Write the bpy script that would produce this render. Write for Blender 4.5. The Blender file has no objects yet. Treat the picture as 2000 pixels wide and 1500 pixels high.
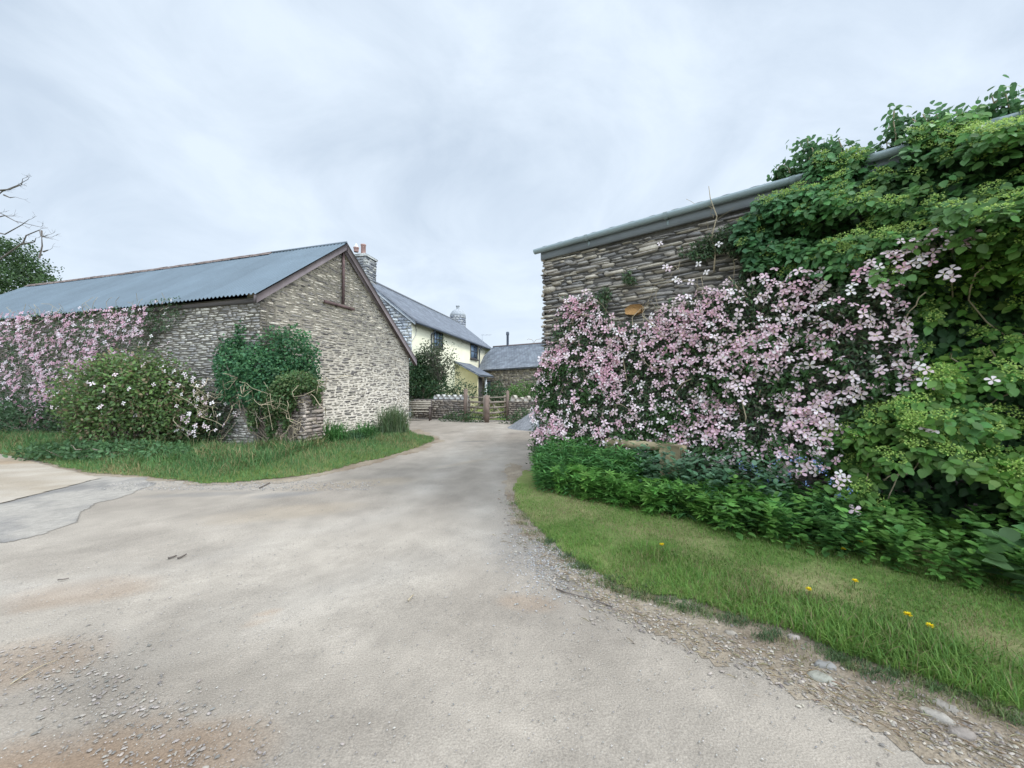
import bpy, math, random
import numpy as np
from mathutils import Vector, Matrix
from mathutils.geometry import tessellate_polygon

random.seed(7); RNG = np.random.default_rng(11)
SC = bpy.context.scene
COL = SC.collection
H = 1.6                      # eye height
FPX, HOR = 750.0, 755.0      # focal length and horizon of the 2000 px wide photograph

# ------------------------------------------------------------------ camera, sky, sun, exposure
cam = bpy.data.cameras.new('camera'); camo = bpy.data.objects.new('camera', cam); COL.objects.link(camo)
cam.sensor_width = 36; cam.lens = 36 * FPX / 2000; cam.clip_end = 4000; cam.clip_start = 0.05
camo.location = (0, 0, H); camo.rotation_euler = (math.radians(90) + math.atan(5 / FPX), 0, 0)
SC.camera = camo
SC.view_settings.view_transform = 'Standard'; SC.view_settings.look = 'None'
SC.view_settings.exposure = 0.40; SC.view_settings.gamma = 1.0

SUN = Vector((0.66, 0.10, 0.80)).normalized()
world = bpy.data.worlds.new("World"); SC.world = world; world.use_nodes = True
nt = world.node_tree; N = nt.nodes; L = nt.links
for n in list(N): N.remove(n)
def wn(t, **k):
    n = N.new(t)
    for a, b in k.items(): setattr(n, a, b)
    return n
sky = wn('ShaderNodeTexSky', sky_type='NISHITA', sun_disc=False)
sky.sun_elevation = math.asin(SUN.z); sky.sun_rotation = math.atan2(SUN.x, SUN.y)
bg1 = wn('ShaderNodeBackground'); bg1.inputs[1].default_value = 0.10; L.new(sky.outputs[0], bg1.inputs[0])
tc = wn('ShaderNodeTexCoord'); sp = wn('ShaderNodeSeparateXYZ'); L.new(tc.outputs['Generated'], sp.inputs[0])
def wm(op, a, b=None, clamp=False):
    n = wn('ShaderNodeMath', operation=op, use_clamp=clamp)
    for i, x in enumerate((a, b)):
        if x is None: continue
        if isinstance(x, (int, float)): n.inputs[i].default_value = x
        else: L.new(x, n.inputs[i])
    return n.outputs[0]
zz = wm('ADD', wm('MAXIMUM', sp.outputs[2], 0.0), 0.40)
cx = wm('DIVIDE', sp.outputs[0], zz); cy = wm('DIVIDE', sp.outputs[1], zz)
cv = wn('ShaderNodeCombineXYZ'); L.new(wm('MULTIPLY', cx, 1.0), cv.inputs[0]); L.new(wm('MULTIPLY', cy, 1.0), cv.inputs[1]); cv.inputs[2].default_value = 3.7
n1 = wn('ShaderNodeTexNoise'); n1.inputs['Scale'].default_value = 2.6; n1.inputs['Detail'].default_value = 9; n1.inputs['Roughness'].default_value = 0.58; n1.inputs['Distortion'].default_value = 0.5
L.new(cv.outputs[0], n1.inputs['Vector'])
n2 = wn('ShaderNodeTexNoise'); n2.inputs['Scale'].default_value = 1.1; n2.inputs['Detail'].default_value = 3
L.new(cv.outputs[0], n2.inputs['Vector'])
nm = wm('ADD', wm('MULTIPLY', n1.outputs[0], 0.6), wm('MULTIPLY', n2.outputs[0], 0.4))
cr = wn('ShaderNodeValToRGB'); L.new(nm, cr.inputs[0])
E = cr.color_ramp.elements
E[0].position = 0.40; E[0].color = (0.47, 0.555, 0.66, 1)
E[1].position = 0.60; E[1].color = (0.655, 0.74, 0.835, 1)
# paler towards the horizon
hz = wm('POWER', wm('SUBTRACT', 1.0, wm('MAXIMUM', sp.outputs[2], 0.0), True), 3.0)
mx = wn('ShaderNodeMix', data_type='RGBA'); L.new(wm('MULTIPLY', hz, 0.8), mx.inputs[0]); L.new(cr.outputs[0], mx.inputs[6]); mx.inputs[7].default_value = (0.665, 0.755, 0.86, 1)
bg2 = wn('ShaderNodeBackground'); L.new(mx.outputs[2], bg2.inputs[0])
# extra-bright sky area behind the camera, added as fill for the walls facing it
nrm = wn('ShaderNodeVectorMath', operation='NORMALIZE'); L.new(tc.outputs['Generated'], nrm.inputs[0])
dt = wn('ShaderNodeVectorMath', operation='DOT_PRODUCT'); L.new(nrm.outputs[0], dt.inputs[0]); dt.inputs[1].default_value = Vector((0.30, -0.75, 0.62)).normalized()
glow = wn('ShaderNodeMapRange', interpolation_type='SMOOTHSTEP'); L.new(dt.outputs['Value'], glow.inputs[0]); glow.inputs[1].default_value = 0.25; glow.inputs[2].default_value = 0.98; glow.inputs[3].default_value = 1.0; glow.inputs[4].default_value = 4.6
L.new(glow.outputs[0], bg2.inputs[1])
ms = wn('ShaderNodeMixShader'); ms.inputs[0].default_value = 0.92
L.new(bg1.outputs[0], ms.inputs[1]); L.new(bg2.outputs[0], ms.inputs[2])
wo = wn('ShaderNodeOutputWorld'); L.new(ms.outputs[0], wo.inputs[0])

sl = bpy.data.lights.new('sun', 'SUN'); sl.energy = 1.5; sl.angle = math.radians(14); sl.color = (1.0, 0.96, 0.90)
so = bpy.data.objects.new('sun', sl); COL.objects.link(so); so.rotation_euler = SUN.to_track_quat('Z', 'Y').to_euler()
so.location = (20, 0, 30)

# ------------------------------------------------------------------ noise
_T = RNG.random((256, 256))
def vnoise(x, y):
    x = np.asarray(x, float); y = np.asarray(y, float)
    xi = np.floor(x).astype(int); yi = np.floor(y).astype(int)
    fx = x - xi; fy = y - yi; fx = fx * fx * (3 - 2 * fx); fy = fy * fy * (3 - 2 * fy)
    a = _T[xi & 255, yi & 255]; b = _T[(xi + 1) & 255, yi & 255]; c = _T[xi & 255, (yi + 1) & 255]; d = _T[(xi + 1) & 255, (yi + 1) & 255]
    return (a * (1 - fx) + b * fx) * (1 - fy) + (c * (1 - fx) + d * fx) * fy
def fbm(x, y, o=4):
    r = 0; a = 0.5; t = 0
    for k in range(o):
        r = r + a * vnoise(np.asarray(x) * 2 ** k + 17.3 * k, np.asarray(y) * 2 ** k + 9.1 * k); t += a; a *= 0.5
    return r / t
def polydist(X, Y, P):
    r = np.full(np.shape(X), 9.0)
    for i in range(len(P)):
        (x1, y1), (x2, y2) = P[i - 1], P[i]; dx, dy = x2 - x1, y2 - y1; l2 = dx * dx + dy * dy + 1e-9
        t = np.clip(((X - x1) * dx + (Y - y1) * dy) / l2, 0, 1); r = np.minimum(r, np.hypot(X - x1 - t * dx, Y - y1 - t * dy))
    return r
def inpoly(x, y, P):
    x = np.asarray(x); y = np.asarray(y); r = np.zeros(x.shape, bool)
    for i in range(len(P)):
        x1, y1 = P[i]; x2, y2 = P[i - 1]
        if y1 == y2: continue
        c = ((y1 > y) != (y2 > y)) & (x < (x2 - x1) * (y - y1) / (y2 - y1) + x1)
        r ^= c
    return r
def unit(v): return v / (np.linalg.norm(v, axis=-1, keepdims=True) + 1e-9)

# ------------------------------------------------------------------ materials
MATS = {}
def mat(name, color=(0.5, 0.5, 0.5), attr=None, rough=0.8, bump=0.0, bscale=30, trans=0.0, var=0.0, vscale=3, spec=0.3, metal=0.0, brick=None, fine=0.0, fscale=80):
    if name in MATS: return MATS[name]
    m = bpy.data.materials.new(name); m.use_nodes = True; t = m.node_tree; n = t.nodes; l = t.links
    p = n['Principled BSDF']; out = n['Material Output']
    p.inputs['Roughness'].default_value = rough; p.inputs['Metallic'].default_value = metal
    p.inputs['Specular IOR Level'].default_value = spec
    def mul(cs, fac_socket):
        q = n.new('ShaderNodeMix'); q.data_type = 'RGBA'; q.blend_type = 'MULTIPLY'; q.inputs[0].default_value = 1
        l.new(cs, q.inputs[6]); l.new(fac_socket, q.inputs[7]); return q.outputs[2]
    def ns(scale, amt, detail=4):
        co = n.new('ShaderNodeTexCoord'); z = n.new('ShaderNodeTexNoise'); z.inputs['Scale'].default_value = scale; z.inputs['Detail'].default_value = detail
        l.new(co.outputs['Object'], z.inputs['Vector'])
        r = n.new('ShaderNodeMapRange'); l.new(z.outputs[0], r.inputs[0]); r.inputs[1].default_value = 0.25; r.inputs[2].default_value = 0.75
        r.inputs[3].default_value = 1 - amt; r.inputs[4].default_value = 1 + amt
        return r.outputs[0]
    if attr:
        a = n.new('ShaderNodeAttribute'); a.attribute_name = attr; c = a.outputs['Color']
    else:
        a = n.new('ShaderNodeRGB'); a.outputs[0].default_value = (*color, 1); c = a.outputs[0]
    hgt = None
    if brick:
        bw, bh, mort, dark = brick
        ua = n.new('ShaderNodeAttribute'); ua.attribute_name = 'suv'
        b = n.new('ShaderNodeTexBrick'); l.new(ua.outputs['Vector'], b.inputs['Vector'])
        b.inputs['Scale'].default_value = 1; b.inputs['Brick Width'].default_value = bw; b.inputs['Row Height'].default_value = bh
        b.inputs['Mortar Size'].default_value = mort; b.inputs['Mortar Smooth'].default_value = 0.3
        b.inputs['Color1'].default_value = (0.75, 0.75, 0.78, 1); b.inputs['Color2'].default_value = (1.2, 1.2, 1.18, 1); b.inputs['Mortar'].default_value = (dark, dark, dark, 1)
        c = mul(c, b.outputs[0]); hgt = b.outputs['Fac']
    if var: c = mul(c, ns(vscale, var))
    if fine: c = mul(c, ns(fscale, fine, 2))
    l.new(c, p.inputs['Base Color'])
    if bump:
        co = n.new('ShaderNodeTexCoord'); z = n.new('ShaderNodeTexNoise'); z.inputs['Scale'].default_value = bscale; z.inputs['Detail'].default_value = 6
        l.new(co.outputs['Object'], z.inputs['Vector'])
        b = n.new('ShaderNodeBump'); b.inputs['Strength'].default_value = bump; b.inputs['Distance'].default_value = 0.02
        l.new(z.outputs[0], b.inputs['Height']); l.new(b.outputs[0], p.inputs['Normal'])
    if trans:
        tr = n.new('ShaderNodeBsdfTranslucent'); l.new(c, tr.inputs[0]); mxs = n.new('ShaderNodeMixShader'); mxs.inputs[0].default_value = trans
        l.new(p.outputs[0], mxs.inputs[1]); l.new(tr.outputs[0], mxs.inputs[2]); l.new(mxs.outputs[0], out.inputs[0])
    MATS[name] = m; return m
M_LEAF = mat('leaf', attr='col', rough=0.5, trans=0.42, spec=0.3)
M_PETAL = mat('petal', attr='col', rough=0.7, trans=0.3, spec=0.15)
M_GRASS = mat('grass_blade', attr='col', rough=0.55, trans=0.35, spec=0.25)
M_STONE = mat('rubble_stone', attr='col', rough=0.9, bump=0.6, bscale=40, var=0.25, vscale=9, spec=0.15)
M_GROUND = mat('gravel_surface', attr='col', rough=0.93, bump=0.38, bscale=85, var=0.06, vscale=2.5, fine=0.22, fscale=120, spec=0.12)
M_SOIL = mat('soil_surface', attr='col', rough=0.95, bump=0.8, bscale=45, var=0.15, vscale=6, fine=0.22, fscale=60, spec=0.1)
M_TWIG = mat('twig', (0.19, 0.155, 0.115), rough=0.9, var=0.3, vscale=6)
M_PALETWIG = mat('dry_stem', (0.33, 0.27, 0.18), rough=0.9, var=0.3, vscale=6)
M_BARK = mat('bark', (0.12, 0.10, 0.085), rough=0.95, var=0.3, vscale=5, bump=0.5)

# ------------------------------------------------------------------ mesh building
class MB:
    def __init__(s): s.v = []; s.f = {}; s.c = []; s.u = []; s.n = 0
    def add(s, V, F, col=(0.5, 0.5, 0.5), uv=None):
        V = np.asarray(V, float).reshape(-1, 3); k = len(V)
        F = np.asarray(F, int)
        if F.ndim == 1: F = F.reshape(1, -1)
        s.v.append(V); s.f.setdefault(F.shape[1], []).append(F + s.n)
        c = np.asarray(col, float)
        s.c.append(np.broadcast_to(c, (k, 3)) if c.ndim == 1 else c)
        s.u.append(np.zeros((k, 3)) if uv is None else np.asarray(uv, float).reshape(k, 3))
        s.n += k; return s.n - k
    def faces(s, F):
        F = np.asarray(F, int)
        if F.ndim == 1: F = F.reshape(1, -1)
        s.f.setdefault(F.shape[1], []).append(F)
    def box(s, o, ax, ay, az, col=(0.5, 0.5, 0.5)):
        """corner o, three edge vectors"""
        o, ax, ay, az = [np.asarray(q, float) for q in (o, ax, ay, az)]
        V = [o + a * ax + b * ay + c * az for c in (0, 1) for b in (0, 1) for a in (0, 1)]
        la, lb, lc = [np.linalg.norm(q) for q in (ax, ay, az)]
        s.add(V, [(0, 2, 3, 1), (4, 5, 7, 6), (0, 1, 5, 4), (2, 6, 7, 3), (0, 4, 6, 2), (1, 3, 7, 5)], col,
              [(a * la + b * lb, b * lb + c * lc, 0) for c in (0, 1) for b in (0, 1) for a in (0, 1)])
    def tube(s, P, R, k=6, col=(0.5, 0.5, 0.5), cap=True):
        P = np.asarray(P, float); n = len(P); R = np.broadcast_to(np.asarray(R, float), (n,))
        T = unit(np.gradient(P, axis=0)); ref = np.array([0.13, 0.21, 0.97]) if abs(T[0][2]) < 0.9 else np.array([1.0, 0.1, 0])
        A = unit(np.cross(T, ref)); B = np.cross(T, A)
        an = np.arange(k) * 2 * math.pi / k
        V = P[:, None] + R[:, None, None] * (np.cos(an)[None, :, None] * A[:, None] + np.sin(an)[None, :, None] * B[:, None])
        F = [(i * k + j, i * k + (j + 1) % k, (i + 1) * k + (j + 1) % k, (i + 1) * k + j) for i in range(n - 1) for j in range(k)]
        b = s.add(V.reshape(-1, 3), F, col)
        if cap:
            s.faces([list(range(b + k - 1, b - 1, -1))]); s.faces([[b + (n - 1) * k + j for j in range(k)]])
    def lathe(s, c, prof, k=16, col=(0.5, 0.5, 0.5)):
        an = np.arange(k) * 2 * math.pi / k; V = []
        for r, z in prof: V += [(c[0] + r * math.cos(a), c[1] + r * math.sin(a), c[2] + z) for a in an]
        F = [(i * k + j, i * k + (j + 1) % k, (i + 1) * k + (j + 1) % k, (i + 1) * k + j) for i in range(len(prof) - 1) for j in range(k)]
        b = s.add(V, F, col); s.faces([[b + (len(prof) - 1) * k + j for j in range(k)]])
    def prism(s, poly3, ext, col=(0.5, 0.5, 0.5)):
        """planar polygon extruded by vector ext"""
        P = np.asarray(poly3, float); k = len(P); V = np.vstack([P, P + np.asarray(ext, float)])
        b = s.add(V, [(i, (i + 1) % k, (i + 1) % k + k, i + k) for i in range(k)], col)
        for tri in tessellate_polygon([[Vector(p) for p in P]]):
            s.faces([[b + tri[0], b + tri[1], b + tri[2]]]); s.faces([[b + k + tri[2], b + k + tri[1], b + k + tri[0]]])
    def build(s, name, m, parent=None, smooth=False):
        me = bpy.data.meshes.new(name)
        V = np.vstack(s.v); me.vertices.add(len(V)); me.vertices.foreach_set('co', V.astype(np.float32).ravel())
        ls, idx, off = [], [], 0
        for k, fl in s.f.items():
            F = np.vstack(fl); ls.append(off + np.arange(len(F)) * k); idx.append(F.ravel()); off += F.size
        idx = np.concatenate(idx); ls = np.concatenate(ls)
        me.loops.add(len(idx)); me.polygons.add(len(ls))
        me.loops.foreach_set('vertex_index', idx.astype(np.int32)); me.polygons.foreach_set('loop_start', ls.astype(np.int32))
        a = me.attributes.new('col', 'FLOAT_COLOR', 'POINT'); C4 = np.ones((len(V), 4), np.float32); C4[:, :3] = np.vstack(s.c); a.data.foreach_set('color', C4.ravel())
        a = me.attributes.new('suv', 'FLOAT_VECTOR', 'POINT'); a.data.foreach_set('vector', np.vstack(s.u).astype(np.float32).ravel())
        me.update(calc_edges=True); me.validate()
        if smooth: me.polygons.foreach_set('use_smooth', np.ones(len(me.polygons), bool))
        me.materials.append(m)
        o = bpy.data.objects.new(name, me); COL.objects.link(o)
        if parent: o.parent = parent; o.matrix_parent_inverse = parent.matrix_world.inverted() if False else Matrix.Translation(-Vector(parent.location))
        return o
def thing(name, label, cat, loc=(0, 0, 0), group=None):
    o = bpy.data.objects.new(name, None); o.empty_display_size = 0.3; COL.objects.link(o); o.location = loc
    o['label'] = label; o['category'] = cat
    if group: o['group'] = group
    return o
def tag(o, label, cat, group=None):
    o['label'] = label; o['category'] = cat
    if group: o['group'] = group
    return o
def kind(o, k, label=None):
    o['kind'] = k
    if label: o['label'] = label
    return o

class Frame:      # a vertical wall: s along, off outward, z up
    def __init__(f, o, d, n):
        f.o = np.array(o, float); f.d = unit(np.array(d, float)); f.n = unit(np.array(n, float))
    def w(f, s, off, z):
        s, off, z = np.broadcast_arrays(np.asarray(s, float), np.asarray(off, float), np.asarray(z, float))
        xy = f.o + s[..., None] * f.d + off[..., None] * f.n
        return np.concatenate([xy, z[..., None]], -1)
    def px(f, u, v, off=0.0):      # where the sight line of a pixel of the photo meets the wall
        r = np.array([(u - 1000) / FPX, 1.0]); t = ((f.o + f.n * off) @ f.n) / (r @ f.n)
        p = r * t; return float((p - f.o) @ f.d), H - (v - HOR) / FPX * t
    def poly(f, P, off=0.0): return [f.px(u, v, off) for u, v in P]
    D = property(lambda f: np.array([*f.d, 0.0])); Nn = property(lambda f: np.array([*f.n, 0.0]))
def gp(u, v, z=0.0):
    Y = (H - z) * FPX / (v - HOR); return ((u - 1000) / FPX * Y, Y)
def pt(u, v, Y): return ((u - 1000) / FPX * Y, Y, H - (v - HOR) / FPX * Y)
Z3 = np.array([0, 0, 1.0])

# stone walls: every stone is a little irregular slab
def stones(mb, F, s0, s1, z0, ztop, ch, ln, proud, pal, gapz=0.012, gaps=0.02, wob=0.03, taper=0.75, skip=None, base=-0.03, slope=0.0, zj=0.004):
    rows = []; z = z0; zm = max(ztop(s0), ztop(s1), ztop((s0 + s1) / 2), *[ztop(s0 + (s1 - s0) * q / 12) for q in range(12)])
    while z < zm:
        h = random.uniform(*ch); s = s0 - random.uniform(0, ln[0])
        while s < s1:
            hh = h * random.uniform(0.75, 1.12); l = random.uniform(*ln) * (0.6 + 0.4 * h / ch[1])
            if random.random() < 0.04: hh *= 1.5; l *= 0.7
            a, b = max(s, s0), min(s + l, s1 + random.uniform(0, 0.03))
            if b - a > 0.03 and z + hh < ztop((a + b) / 2) + 0.02 and not (skip and skip((a + b) / 2, z + hh / 2)):
                rows.append(((a + b) / 2, z + h / 2, (b - a) / 2, hh / 2, random.uniform(*proud)))
            s += l + gaps * random.uniform(0.3, 1.8)
        z += h + gapz
    R = np.array(rows); n = len(R)
    s, zc, hl, hh, pr = R.T
    zc = zc + wob * (vnoise(s * 0.7 + 3, zc * 0.8) - 0.5) * 2 + wob * 0.5 * (vnoise(s * 2.3, zc * 1.7 + 8) - 0.5)
    zc = zc + RNG.normal(0, zj, n)
    ox = np.array([-1, -taper, taper, 1, taper, -taper]); oz = np.array([0, 1, 1, 0, -1, -1.0])
    jx = RNG.uniform(-0.16, 0.16, (n, 6)); jz = RNG.uniform(-0.28, 0.28, (n, 6))
    tilt = RNG.normal(0, 0.025, n)
    ox = np.where(np.abs(ox)[None] < 1, ox[None] * RNG.uniform(0.85, 1.22, (n, 1)), ox[None]); ox = np.clip(ox, -1.0, 1.0)
    X = hl[:, None] * (ox + jx); Z = hh[:, None] * (oz + jz) + X * tilt[:, None] + slope * X
    X = s[:, None] + X; Z = zc[:, None] + Z
    inn = np.minimum(0.008, hh * 0.25)[:, None]
    Xi = s[:, None] + (X - s[:, None]) * (1 - inn / hl[:, None]); Zi = zc[:, None] + (Z - zc[:, None]) * (1 - inn / hh[:, None])
    V = np.concatenate([F.w(X, base, Z), F.w(Xi, pr[:, None] + RNG.uniform(-0.006, 0.006, (n, 6)), Zi)], 1)
    k = np.arange(n)[:, None] * 12
    fs = [k + np.array([[i, (i + 1) % 6, (i + 1) % 6 + 6, i + 6]]) for i in range(6)] + [k + np.array([[6, 7, 8, 9]]), k + np.array([[6, 9, 10, 11]])]
    pal = np.array(pal); C = pal[RNG.integers(0, len(pal), n)] * RNG.uniform(0.78, 1.22, (n, 1))
    mb.add(V.reshape(-1, 3), np.vstack(fs), np.repeat(C, 12, 0))

# ------------------------------------------------------------------ leaf templates (x across, y along, z normal)
def tmpl(verts, faces): return np.array(verts, float), [np.array(q) for q in faces]
T_BROAD = tmpl([(0, 0, 0), (-.34, .16, .05), (-.46, .45, .03), (-.26, .80, -.02), (0, 1.0, -.14), (.26, .80, -.02), (.46, .45, .03), (.34, .16, .05), (0, .45, -.05), (0, .8, -.08)],
               [[(0, 8, 2, 1), (8, 9, 3, 2), (0, 7, 6, 8), (8, 6, 5, 9)], [(9, 4, 3), (9, 5, 4)]])
T_LANCE = tmpl([(0, 0, 0), (-.5, .4, .05), (0, 1, -.15), (.5, .4, .05), (0, .45, -.04)], [[(0, 4, 2, 1), (0, 3, 2, 4)]])
T_BLADE = tmpl([(-.5, 0, 0), (.5, 0, 0), (.38, .55, .10), (-.38, .55, .10), (0, 1, -.12)], [[(0, 1, 2, 3)], [(3, 2, 4)]])
def _flower():
    V, Q = [], []
    for k in range(4):
        a = k * math.pi / 2; c, s = math.cos(a), math.sin(a)
        for x, y, z in [(0, .04, 0), (-.11, .20, .05), (-.175, .38, .03), (-.08, .52, -.04), (.08, .52, -.04), (.175, .38, .03), (.11, .20, .05), (0, .3, -.015)]:
            V.append((x * c - y * s, x * s + y * c, z))
        b = k * 8; Q += [(b, b + 7, b + 2, b + 1), (b, b + 6, b + 5, b + 7), (b + 7, b + 4, b + 3, b + 2)]
    tri = [(k * 8 + 7, k * 8 + 5, k * 8 + 4) for k in range(4)]
    b = len(V)
    for k in range(5):
        a = k * 1.2566; V.append((.075 * math.cos(a), .075 * math.sin(a), .03))
    V.append((0, 0, .11)); tri += [(b + k, b + (k + 1) % 5, b + 5) for k in range(5)]
    return tmpl(V, [Q, tri]), np.array([0] * 32 + [1] * 6)
T_FLOWER, FL_MASK = _flower()
def palm(nl=5):      # a cut, palmate leaf
    V = [(0, 0, 0)]; Q = []
    for k in range(nl):
        a = (k - (nl - 1) / 2) * 0.72; c, s = math.cos(a), math.sin(a)
        for x, y, z in [(-.13, .45, .03), (0, 1.0, -.1), (.13, .45, .03)]:
            V.append((x * c + y * s, y * c - x * s, z))
        b = 1 + k * 3; Q.append((0, b + 2, b + 1, b))
    return tmpl(V, [Q])
T_PALM = palm()
def place(mb, T, P, Dv, Nv, Ln, Wd, col, vmask=None, col2=None):
    V, FS = T; n = len(P)
    if n == 0: return
    Dv = unit(Dv); X = unit(np.cross(Dv, Nv)); Nn = np.cross(X, Dv)
    Ln = np.broadcast_to(Ln, (n,)); Wd = np.broadcast_to(Wd, (n,))
    W = P[:, None] + V[None, :, 0, None] * (X * Wd[:, None])[:, None] + V[None, :, 1, None] * (Dv * Ln[:, None])[:, None] + V[None, :, 2, None] * (Nn * Ln[:, None])[:, None]
    C = np.repeat(np.asarray(col)[:, None], len(V), 1)
    if vmask is not None: C[:, vmask == 1] = col2
    b = mb.n; k = np.arange(n)[:, None, None] * len(V)
    F0 = (FS[0][None] + k).reshape(-1, FS[0].shape[1]); mb.add(W.reshape(-1, 3), F0, C.reshape(-1, 3))
    for F in FS[1:]: mb.faces((F[None] + k).reshape(-1, F.shape[1]) + b)
def rdir(n): return unit(RNG.normal(0, 1, (n, 3)))
def cols(n, base, v=0.25, hue=0.08):
    base = np.asarray(base, float); base = np.broadcast_to(base, (n, 3))
    return np.clip(base * RNG.uniform(1 - v, 1 + v, (n, 1)) * (1 + RNG.uniform(-hue, hue, (n, 3))), 0.004, 0.95)
def pick(pal, n): pal = np.array(pal); return pal[RNG.integers(0, len(pal), n)]

# ================================================================== GROUND
LWf = Frame((-6.5, 9.9), (-.9538, .3006), (-.3006, -.9538))     # long wall of the left barn
GWf = Frame((-6.5, 9.9), (.3006, .9538), (.9538, -.3006))       # its gable wall
RWf = Frame((.612, 7.4), (.7682, -.6402), (-.6402, -.7682))     # front wall of the right barn

def rough_z(x, y): return 0.010 * (fbm(x * 1.3, y * 1.3, 3) - 0.5) * 2 + 0.0025 * (fbm(x * 9, y * 9, 2) - 0.5)
GRASS_R = [gp(*q) for q in [(1003, 948), (1004, 980), (1030, 1015), (1065, 1050), (1100, 1082), (1150, 1108), (1200, 1142), (1260, 1160), (1350, 1180), (1450, 1212), (1560, 1240), (1650, 1285), (1750, 1315), (1850, 1345), (1930, 1375), (2000, 1395), (2120, 1440)]] + [(3.6, 1.2), (9, -3), (12, -2), (9, 3.5), (1.0, 7.2), (0.2, 7.3)]
DIRT_R = [gp(*q) for q in [(990, 900), (975, 960), (1005, 1030), (1080, 1110), (1150, 1170), (1230, 1215), (1340, 1262), (1440, 1310), (1560, 1365), (1700, 1420), (1800, 1462), (1900, 1520)]] + [(1.9, 1.0), (4, -3), (9, -3), (4, 3), (1, 6)]
GRASS_L = [gp(*q) for q in [(-350, 862), (-150, 872), (0, 888), (90, 905), (180, 925), (270, 930), (330, 938), (400, 944), (480, 942), (560, 935), (640, 922), (700, 905), (760, 892), (810, 876), (850, 862), (846, 854), (815, 849), (800, 842)]] + [(-3.9, 14.5), (-4.4, 16.4), (-6.5, 9.9), (-22, 15.0)]
DIRT_L = [gp(*q) for q in [(-350, 864), (0, 889), (150, 926), (330, 943), (480, 950), (600, 936), (720, 909), (830, 878), (870, 860), (850, 850)]] + [(-3.5, 14.5), (-6.5, 9.9), (-22, 15.0)]
CONC = [gp(*q) for q in [(-400, 870), (0, 885), (80, 905), (160, 924), (202, 935), (120, 955), (0, 985), (-200, 1040), (-500, 1080)]]
ASPH = [gp(*q) for q in [(-500, 1080), (-200, 1038), (0, 983), (120, 953), (204, 933), (290, 932), (300, 950), (230, 975), (180, 985), (150, 1020), (95, 1040), (0, 1062), (-150, 1078), (-400, 1105)]]
def sheet(name, poly, xs, ys, z0, colf, m, zf=None, edge=0.06, es=3.0):
    X, Y = np.meshgrid(xs, ys, indexing='ij')
    jx = X + edge * (fbm(X * es, Y * es, 3) - 0.5) * 2; jy = Y + edge * (fbm(X * es + 31, Y * es + 7, 3) - 0.5) * 2
    ins = inpoly(jx, jy, poly) if poly is not None else np.ones(X.shape, bool)
    Z = z0 + rough_z(X, Y) + (zf(X, Y) if zf else 0)
    C = colf(X, Y)
    nx, ny = X.shape; idx = np.arange(nx * ny).reshape(nx, ny)
    F = np.stack([idx[:-1, :-1], idx[1:, :-1], idx[1:, 1:], idx[:-1, 1:]], -1).reshape(-1, 4)
    keep = (ins[:-1, :-1] & ins[1:, :-1] & ins[1:, 1:] & ins[:-1, 1:]).ravel(); F = F[keep]
    used = np.unique(F); rm = np.zeros(nx * ny, int); rm[used] = np.arange(len(used))
    mb = MB(); mb.add(np.stack([X, Y, Z], -1).reshape(-1, 3)[used], rm[F], C.reshape(-1, 3)[used])
    return kind(mb.build(name, m, smooth=True), 'structure')
def grow(a, b, d0, g, c=None):
    r = [a]; d = d0
    while r[-1] < b: r.append(r[-1] + d); d *= g
    return np.array(r)
def lerp(a, b, t): return np.asarray(a) * (1 - t[..., None]) + np.asarray(b) * t[..., None]
def blob(X, Y, c, r, ry=None, ang=0):
    dx, dy = X - c[0], Y - c[1]; ca, sa = math.cos(ang), math.sin(ang); ry = ry or r
    q = ((dx * ca + dy * sa) / r) ** 2 + ((-dx * sa + dy * ca) / ry) ** 2
    return np.clip(1.25 - q + 0.9 * (fbm(X * 4, Y * 4, 3) - 0.5), 0, 1)
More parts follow.
